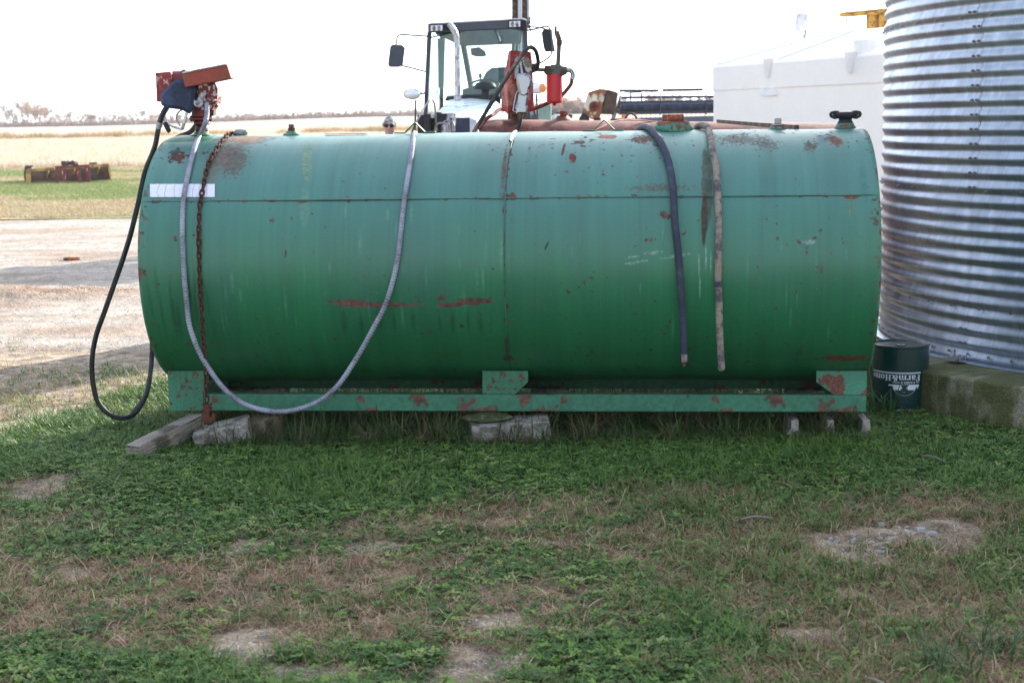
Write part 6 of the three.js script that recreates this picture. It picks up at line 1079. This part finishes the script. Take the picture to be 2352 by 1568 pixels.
scatter('field_weeds', [grassTuft(51, 30, 1.0, 0.02, 0.7, 1.6)], leafMat({ roughness: 0.9, transmission: 0.35 }), 1500, (r) => {
  const z = -172 + 9 * (r() - 0.5) , x = -70 + 95 * r(); const f = fbm(x * 0.12, 3, 151, 3); if (f < 0.36) return null; return [x, H(x, z), z, 0.35 + 0.9 * f * r(), r() < 0.15 ? [0.16, 0.2, 0.08] : mix3([0.34, 0.2, 0.1], [0.5, 0.36, 0.18], r())];
}, ['tan weeds along the grassy line across the stubble field'], 'weeds', 110);

// ---------------------------------------------------------------- single plants, stones and leaves that stand out
{
  const r = rng(77);
  { const c = G(2018, 950), pos = []; for (let i = 0; i < 60; i++) blade(pos, r, c.x + (r() - 0.5) * 0.14, c.z + 0.04 + (r() - 0.5) * 0.10, 0.16 + 0.16 * r(), 0.0038, r() * 6.28, 0.35 + 0.8 * r(), r() > 0.6 ? 0.5 : 0); single('grass_clump', fromTris(pos), leafMat({ color: new THREE.Color().setRGB(0.075, 0.16, 0.05) }), 'tall green grass clump between the skid end and the pail', 'grass clump'); }
  const weed = (px, py, z, h, n, col, lab) => { const c = W(px, py, z), pos = []; c.y = 0.01; for (let i = 0; i < n; i++) { blade(pos, r, c.x + (r() - 0.5) * 0.12, c.z + (r() - 0.5) * 0.1, h * (0.5 + 0.6 * r()), 0.0022, r() * 6.28, 0.25 + 0.5 * r(), 0); } const k = pos.length / 18; const tips = []; for (let i = 0; i < n; i++) { const j = Math.min(pos.length - 3, (i * 3 + 2) * 18 + 12); tips.push([pos[j], pos[j + 1], pos[j + 2]]); } for (const [x, y, zz] of tips) for (let m = 0; m < 5; m++) { const a = r() * 6.28, s = 0.006 + 0.008 * r(), X = x + (r() - 0.5) * 0.035, Y = y + (r() - 0.5) * 0.035, Z = zz + (r() - 0.5) * 0.035; pos.push(X, Y, Z, X + s * Math.cos(a), Y + s * 0.6, Z + s * Math.sin(a), X + s * Math.cos(a + 1.5), Y + s * 0.2, Z + s * Math.sin(a + 1.5)); } const g = fromTris(pos); const p = g.attributes.position; for (let i = 0; i < p.count; i++) p.setY(i, Math.max(0, p.getY(i))); single('weed', g, leafMat({ color: new THREE.Color().setRGB(...col) }), lab, 'weed'); };
  weed(830, 880, -7.5, 0.30, 14, [0.26, 0.2, 0.12], 'brown seeding weed behind the skid rail where the conduit rises');
  weed(770, 880, -7.45, 0.2, 24, [0.07, 0.13, 0.045], 'leafy green weed under the tank left of the brown seeding weed');
  weed(700, 890, -7.5, 0.2, 22, [0.09, 0.12, 0.05], 'weed under the tank above the bottom of the conduit loop');
  weed(960, 885, -7.5, 0.2, 26, [0.05, 0.10, 0.035], 'dark green weed under the tank left of the middle foot');
  weed(1040, 885, -7.5, 0.19, 24, [0.06, 0.12, 0.035], 'small green weed under the tank nearest the middle foot');
  weed(1330, 885, -7.55, 0.19, 20, [0.30, 0.22, 0.12], 'dry curled weed under the tank right of the middle foot');
  weed(1520, 885, -7.5, 0.20, 14, [0.16, 0.22, 0.06], 'yellow green weed under the tank near the dark hose');
  weed(1725, 895, -7.2, 0.24, 6, [0.08, 0.17, 0.05], 'single broad green blades behind the skid rail right of the tan hose');
  weed(1650, 890, -7.6, 0.16, 18, [0.12, 0.13, 0.06], 'low weed under the tank below the tan hose');
  { const pos = []; for (let i = 0; i < 260; i++) blade(pos, r, 1.35 + 0.75 * r(), -8.75 + 0.35 * r(), 0.22 + 0.16 * r(), 0.003, r() * 6.28, 0.3 + 0.5 * r(), 0); single('weed', fromTris(pos), leafMat({ color: new THREE.Color().setRGB(0.07, 0.12, 0.04) }), 'rank grass added to block the sun between the green tank and the bin', 'grass clump'); }  // clump added to stop sun leaking under the green tank
  const tuft = (px, py, h, n, w, col, lab, lean = 0.7) => { const c = G(px, py), pos = []; for (let i = 0; i < n; i++) blade(pos, r, c.x + (r() - 0.5) * 0.16, c.z + (r() - 0.5) * 0.12, h * (0.5 + 0.6 * r()), w, r() * 6.28, lean * (0.5 + r()), r() > 0.7 ? 0.5 : 0); single('grass_clump', fromTris(pos), leafMat({ color: new THREE.Color().setRGB(...col) }), lab, 'grass clump'); };
  tuft(2270, 1500, 0.15, 46, 0.0032, [0.075, 0.15, 0.055], 'coarse broad bladed grass clump in the bottom right corner');
  tuft(2180, 1545, 0.17, 30, 0.003, [0.08, 0.155, 0.06], 'long grass blades at the bottom edge left of the corner clump');
  tuft(1680, 1120, 0.09, 110, 0.0016, [0.12, 0.17, 0.05], 'fine yellow green grass clump right of centre in the yard', 0.6);
  tuft(180, 1450, 0.11, 40, 0.0022, [0.07, 0.15, 0.05], 'long green grass clump in the lower left corner', 0.8);
  tuft(560, 1370, 0.12, 20, 0.0024, [0.07, 0.15, 0.06], 'blue green grass leaning right, left of the brown dead grass', 1.4);
  tuft(300, 1125, 0.12, 34, 0.0013, [0.42, 0.32, 0.2], 'straw coloured grass tuft right of the bare spot near the left edge', 1.2);
  tuft(920, 1140, 0.10, 34, 0.0012, [0.42, 0.32, 0.2], 'pale dead tuft in the clover in front of the tank', 0.6);
  tuft(848, 1205, 0.08, 30, 0.0013, [0.40, 0.28, 0.17], 'short pale dead tuft left of the larger pale tuft', 0.7);
  tuft(650, 1345, 0.10, 70, 0.0012, [0.27, 0.16, 0.09], 'russet dead grass clump left of centre in the yard', 0.9);
  tuft(780, 1305, 0.10, 60, 0.0012, [0.28, 0.17, 0.1], 'russet dead grass clump near the middle of the yard', 0.9);
  tuft(1640, 1300, 0.08, 16, 0.0015, [0.55, 0.45, 0.3], 'pale upright stalks left of the gravelly bare spot', 0.4);
  tuft(1300, 1220, 0.09, 22, 0.0014, [0.48, 0.38, 0.23], 'pale bent stalks in the middle of the yard', 0.9);
  tuft(1440, 1180, 0.09, 18, 0.0014, [0.50, 0.40, 0.25], 'pale forked stalks right of the middle of the yard', 0.9);
  tuft(160, 1500, 0.08, 20, 0.0014, [0.3, 0.2, 0.1], 'brown tuft in the lower left corner beside the long green clump', 0.9);
  tuft(1500, 1545, 0.10, 60, 0.0013, [0.3, 0.19, 0.1], 'brown dead clump at the bottom edge right of the middle', 0.8);
  for (const [px, py, lab] of [[470, 990, 'grass growing up in front of the tilted block by the timber'], [1110, 995, 'grass growing up in front of the middle block, left half'], [1215, 990, 'grass growing up in front of the middle block, right half'], [1860, 985, 'grass growing up in front of the cinder block, left half'], [1960, 985, 'grass growing up in front of the cinder block, right half'], [1400, 965, 'grass along the skid rail right of the middle block'], [760, 965, 'grass along the skid rail under the conduit'], [330, 1075, 'grass at the outer end of the timber']]) tuft(px, py, 0.085, 70, 0.0016, [0.085, 0.17, 0.04], lab, 0.7);
  // fallen leaves
  const fl = (px, py, s, col, lab) => { const c = G(px, py, 0.05), pos = [], o = [[0, -1], [0.45, -0.5], [0.3, -0.2], [0.8, 0.1], [0.35, 0.3], [0.3, 0.7], [0, 1], [-0.35, 0.65], [-0.3, 0.25], [-0.8, 0.05], [-0.3, -0.25], [-0.4, -0.6]], a = r() * 6.28, P = ([u, v]) => { const x = (u * Math.cos(a) - v * Math.sin(a)) * s, z = (u * Math.sin(a) + v * Math.cos(a)) * s; return [c.x + x, c.y + 0.35 * Math.abs(u) * s + 0.25 * z, c.z + z]; }; for (let i = 0; i < 12; i++) pos.push(...P([0, 0]), ...P(o[(i + 1) % 12]), ...P(o[i])); single('fallen_leaf', fromTris(pos), leafMat({ color: new THREE.Color().setRGB(...col), roughness: 0.8 }), lab, 'leaf'); };
  fl(246, 1239, 0.022, [0.5, 0.25, 0.10], 'larger orange fallen leaf in the clover at the left'); fl(205, 1252, 0.022, [0.5, 0.24, 0.1], 'orange fallen leaf just left of the larger one');
  fl(378, 1290, 0.016, [0.45, 0.32, 0.12], 'yellowish fallen leaf at the front of the bare spot on the left'); fl(1790, 1360, 0.02, [0.32, 0.05, 0.08], 'dark red fallen leaf standing in the grass');
  fl(1296, 1508, 0.018, [0.36, 0.08, 0.08], 'small red leaf on the bare spot at the bottom'); fl(1652, 1490, 0.017, [0.32, 0.07, 0.08], 'red leaf at the bottom right of the middle'); fl(560, 1290, 0.014, [0.42, 0.16, 0.07], 'rust coloured leaf right of the bare spot on the left'); fl(1270, 1085, 0.014, [0.45, 0.3, 0.18], 'pale tan curled leaf in the clover in front of the tank');
  // stones of the gravelly bare spot
  const st = (px, py, s, lab, sh = 0.62) => { const c = G(px, py, 0.008), g = blob(s, px | 0, 1.15, sh, 0.9, 0.5, 2); g.rotateY(px); g.translate(c.x, c.y, c.z); single('stone', g, M.stone, lab, 'stone', lab.startsWith('small') ? 'small stones of the gravelly bare spot' : undefined); };
  st(2140, 1228, 0.022, 'pale stone at the right end of the gravelly bare spot'); st(2114, 1216, 0.018, 'rounded stone behind the pale one on the gravelly bare spot'); st(2024, 1207, 0.016, 'upright whitish stone at the back edge of the gravelly bare spot', 0.9); st(2055, 1236, 0.02, 'flat tan stone in the middle of the gravelly bare spot', 0.4); st(2100, 1312, 0.017, 'tan stone in front of the gravelly bare spot'); st(1745, 1075, 0.022, 'pale grey stone lying in the grass right of the middle');
  st(1690, 1210, 0.016, 'grey stone beside a dry twig left of the gravelly bare spot'); st(1712, 1452, 0.02, 'flat whitish stone low on the right'); st(550, 1530, 0.014, 'small pale stone on the bare spot at the lower left'); st(905, 1510, 0.02, 'grey stone beside the bare spot at the bottom');
  for (let i = 0; i < 34; i++) { const a = r() * 6.28, q = Math.sqrt(r()); st(2045 + 150 * q * Math.cos(a), 1242 + 34 * q * Math.sin(a), 0.006 + 0.009 * r() * r() + 0.002, 'small rough stone on the gravelly bare spot'); }
  for (const [x0, y0, x1, y1, lab] of [[1690, 1196, 1775, 1190, 'dry pale corn stalk lying left of the gravelly bare spot'], [2115, 1047, 2175, 1062, 'thin pale twig in the clover before the concrete pad'], [1520, 985, 1700, 948, 'long dry stem leaning against the skid near the cinder block'], [2060, 1600, 1990, 1555, 'pale stem at the bottom edge']]) { const a = G(x0, y0, 0.03), b = G(x1, y1, 0.035); single('dry_stem', tube([a, a.clone().lerp(b, 0.5).add(V(0, 0.012, 0)), b], 0.004, 6, 0.01), M.timber, lab, 'stem'); }
  { const c = G(165, 588, 0.05), g = blob(0.06, 77, 1.6, 0.4, 1, 0.9, 3); g.translate(c.x, 0.02, c.z); single('leaf_heap', g, worn([180, 110, 60], { spot: [110, 66, 44], amt: 0.5, rough: 1 }), 'small orange brown heap lying on the gravel drive', 'leaf heap'); }
}
renderer.render(scene, camera);
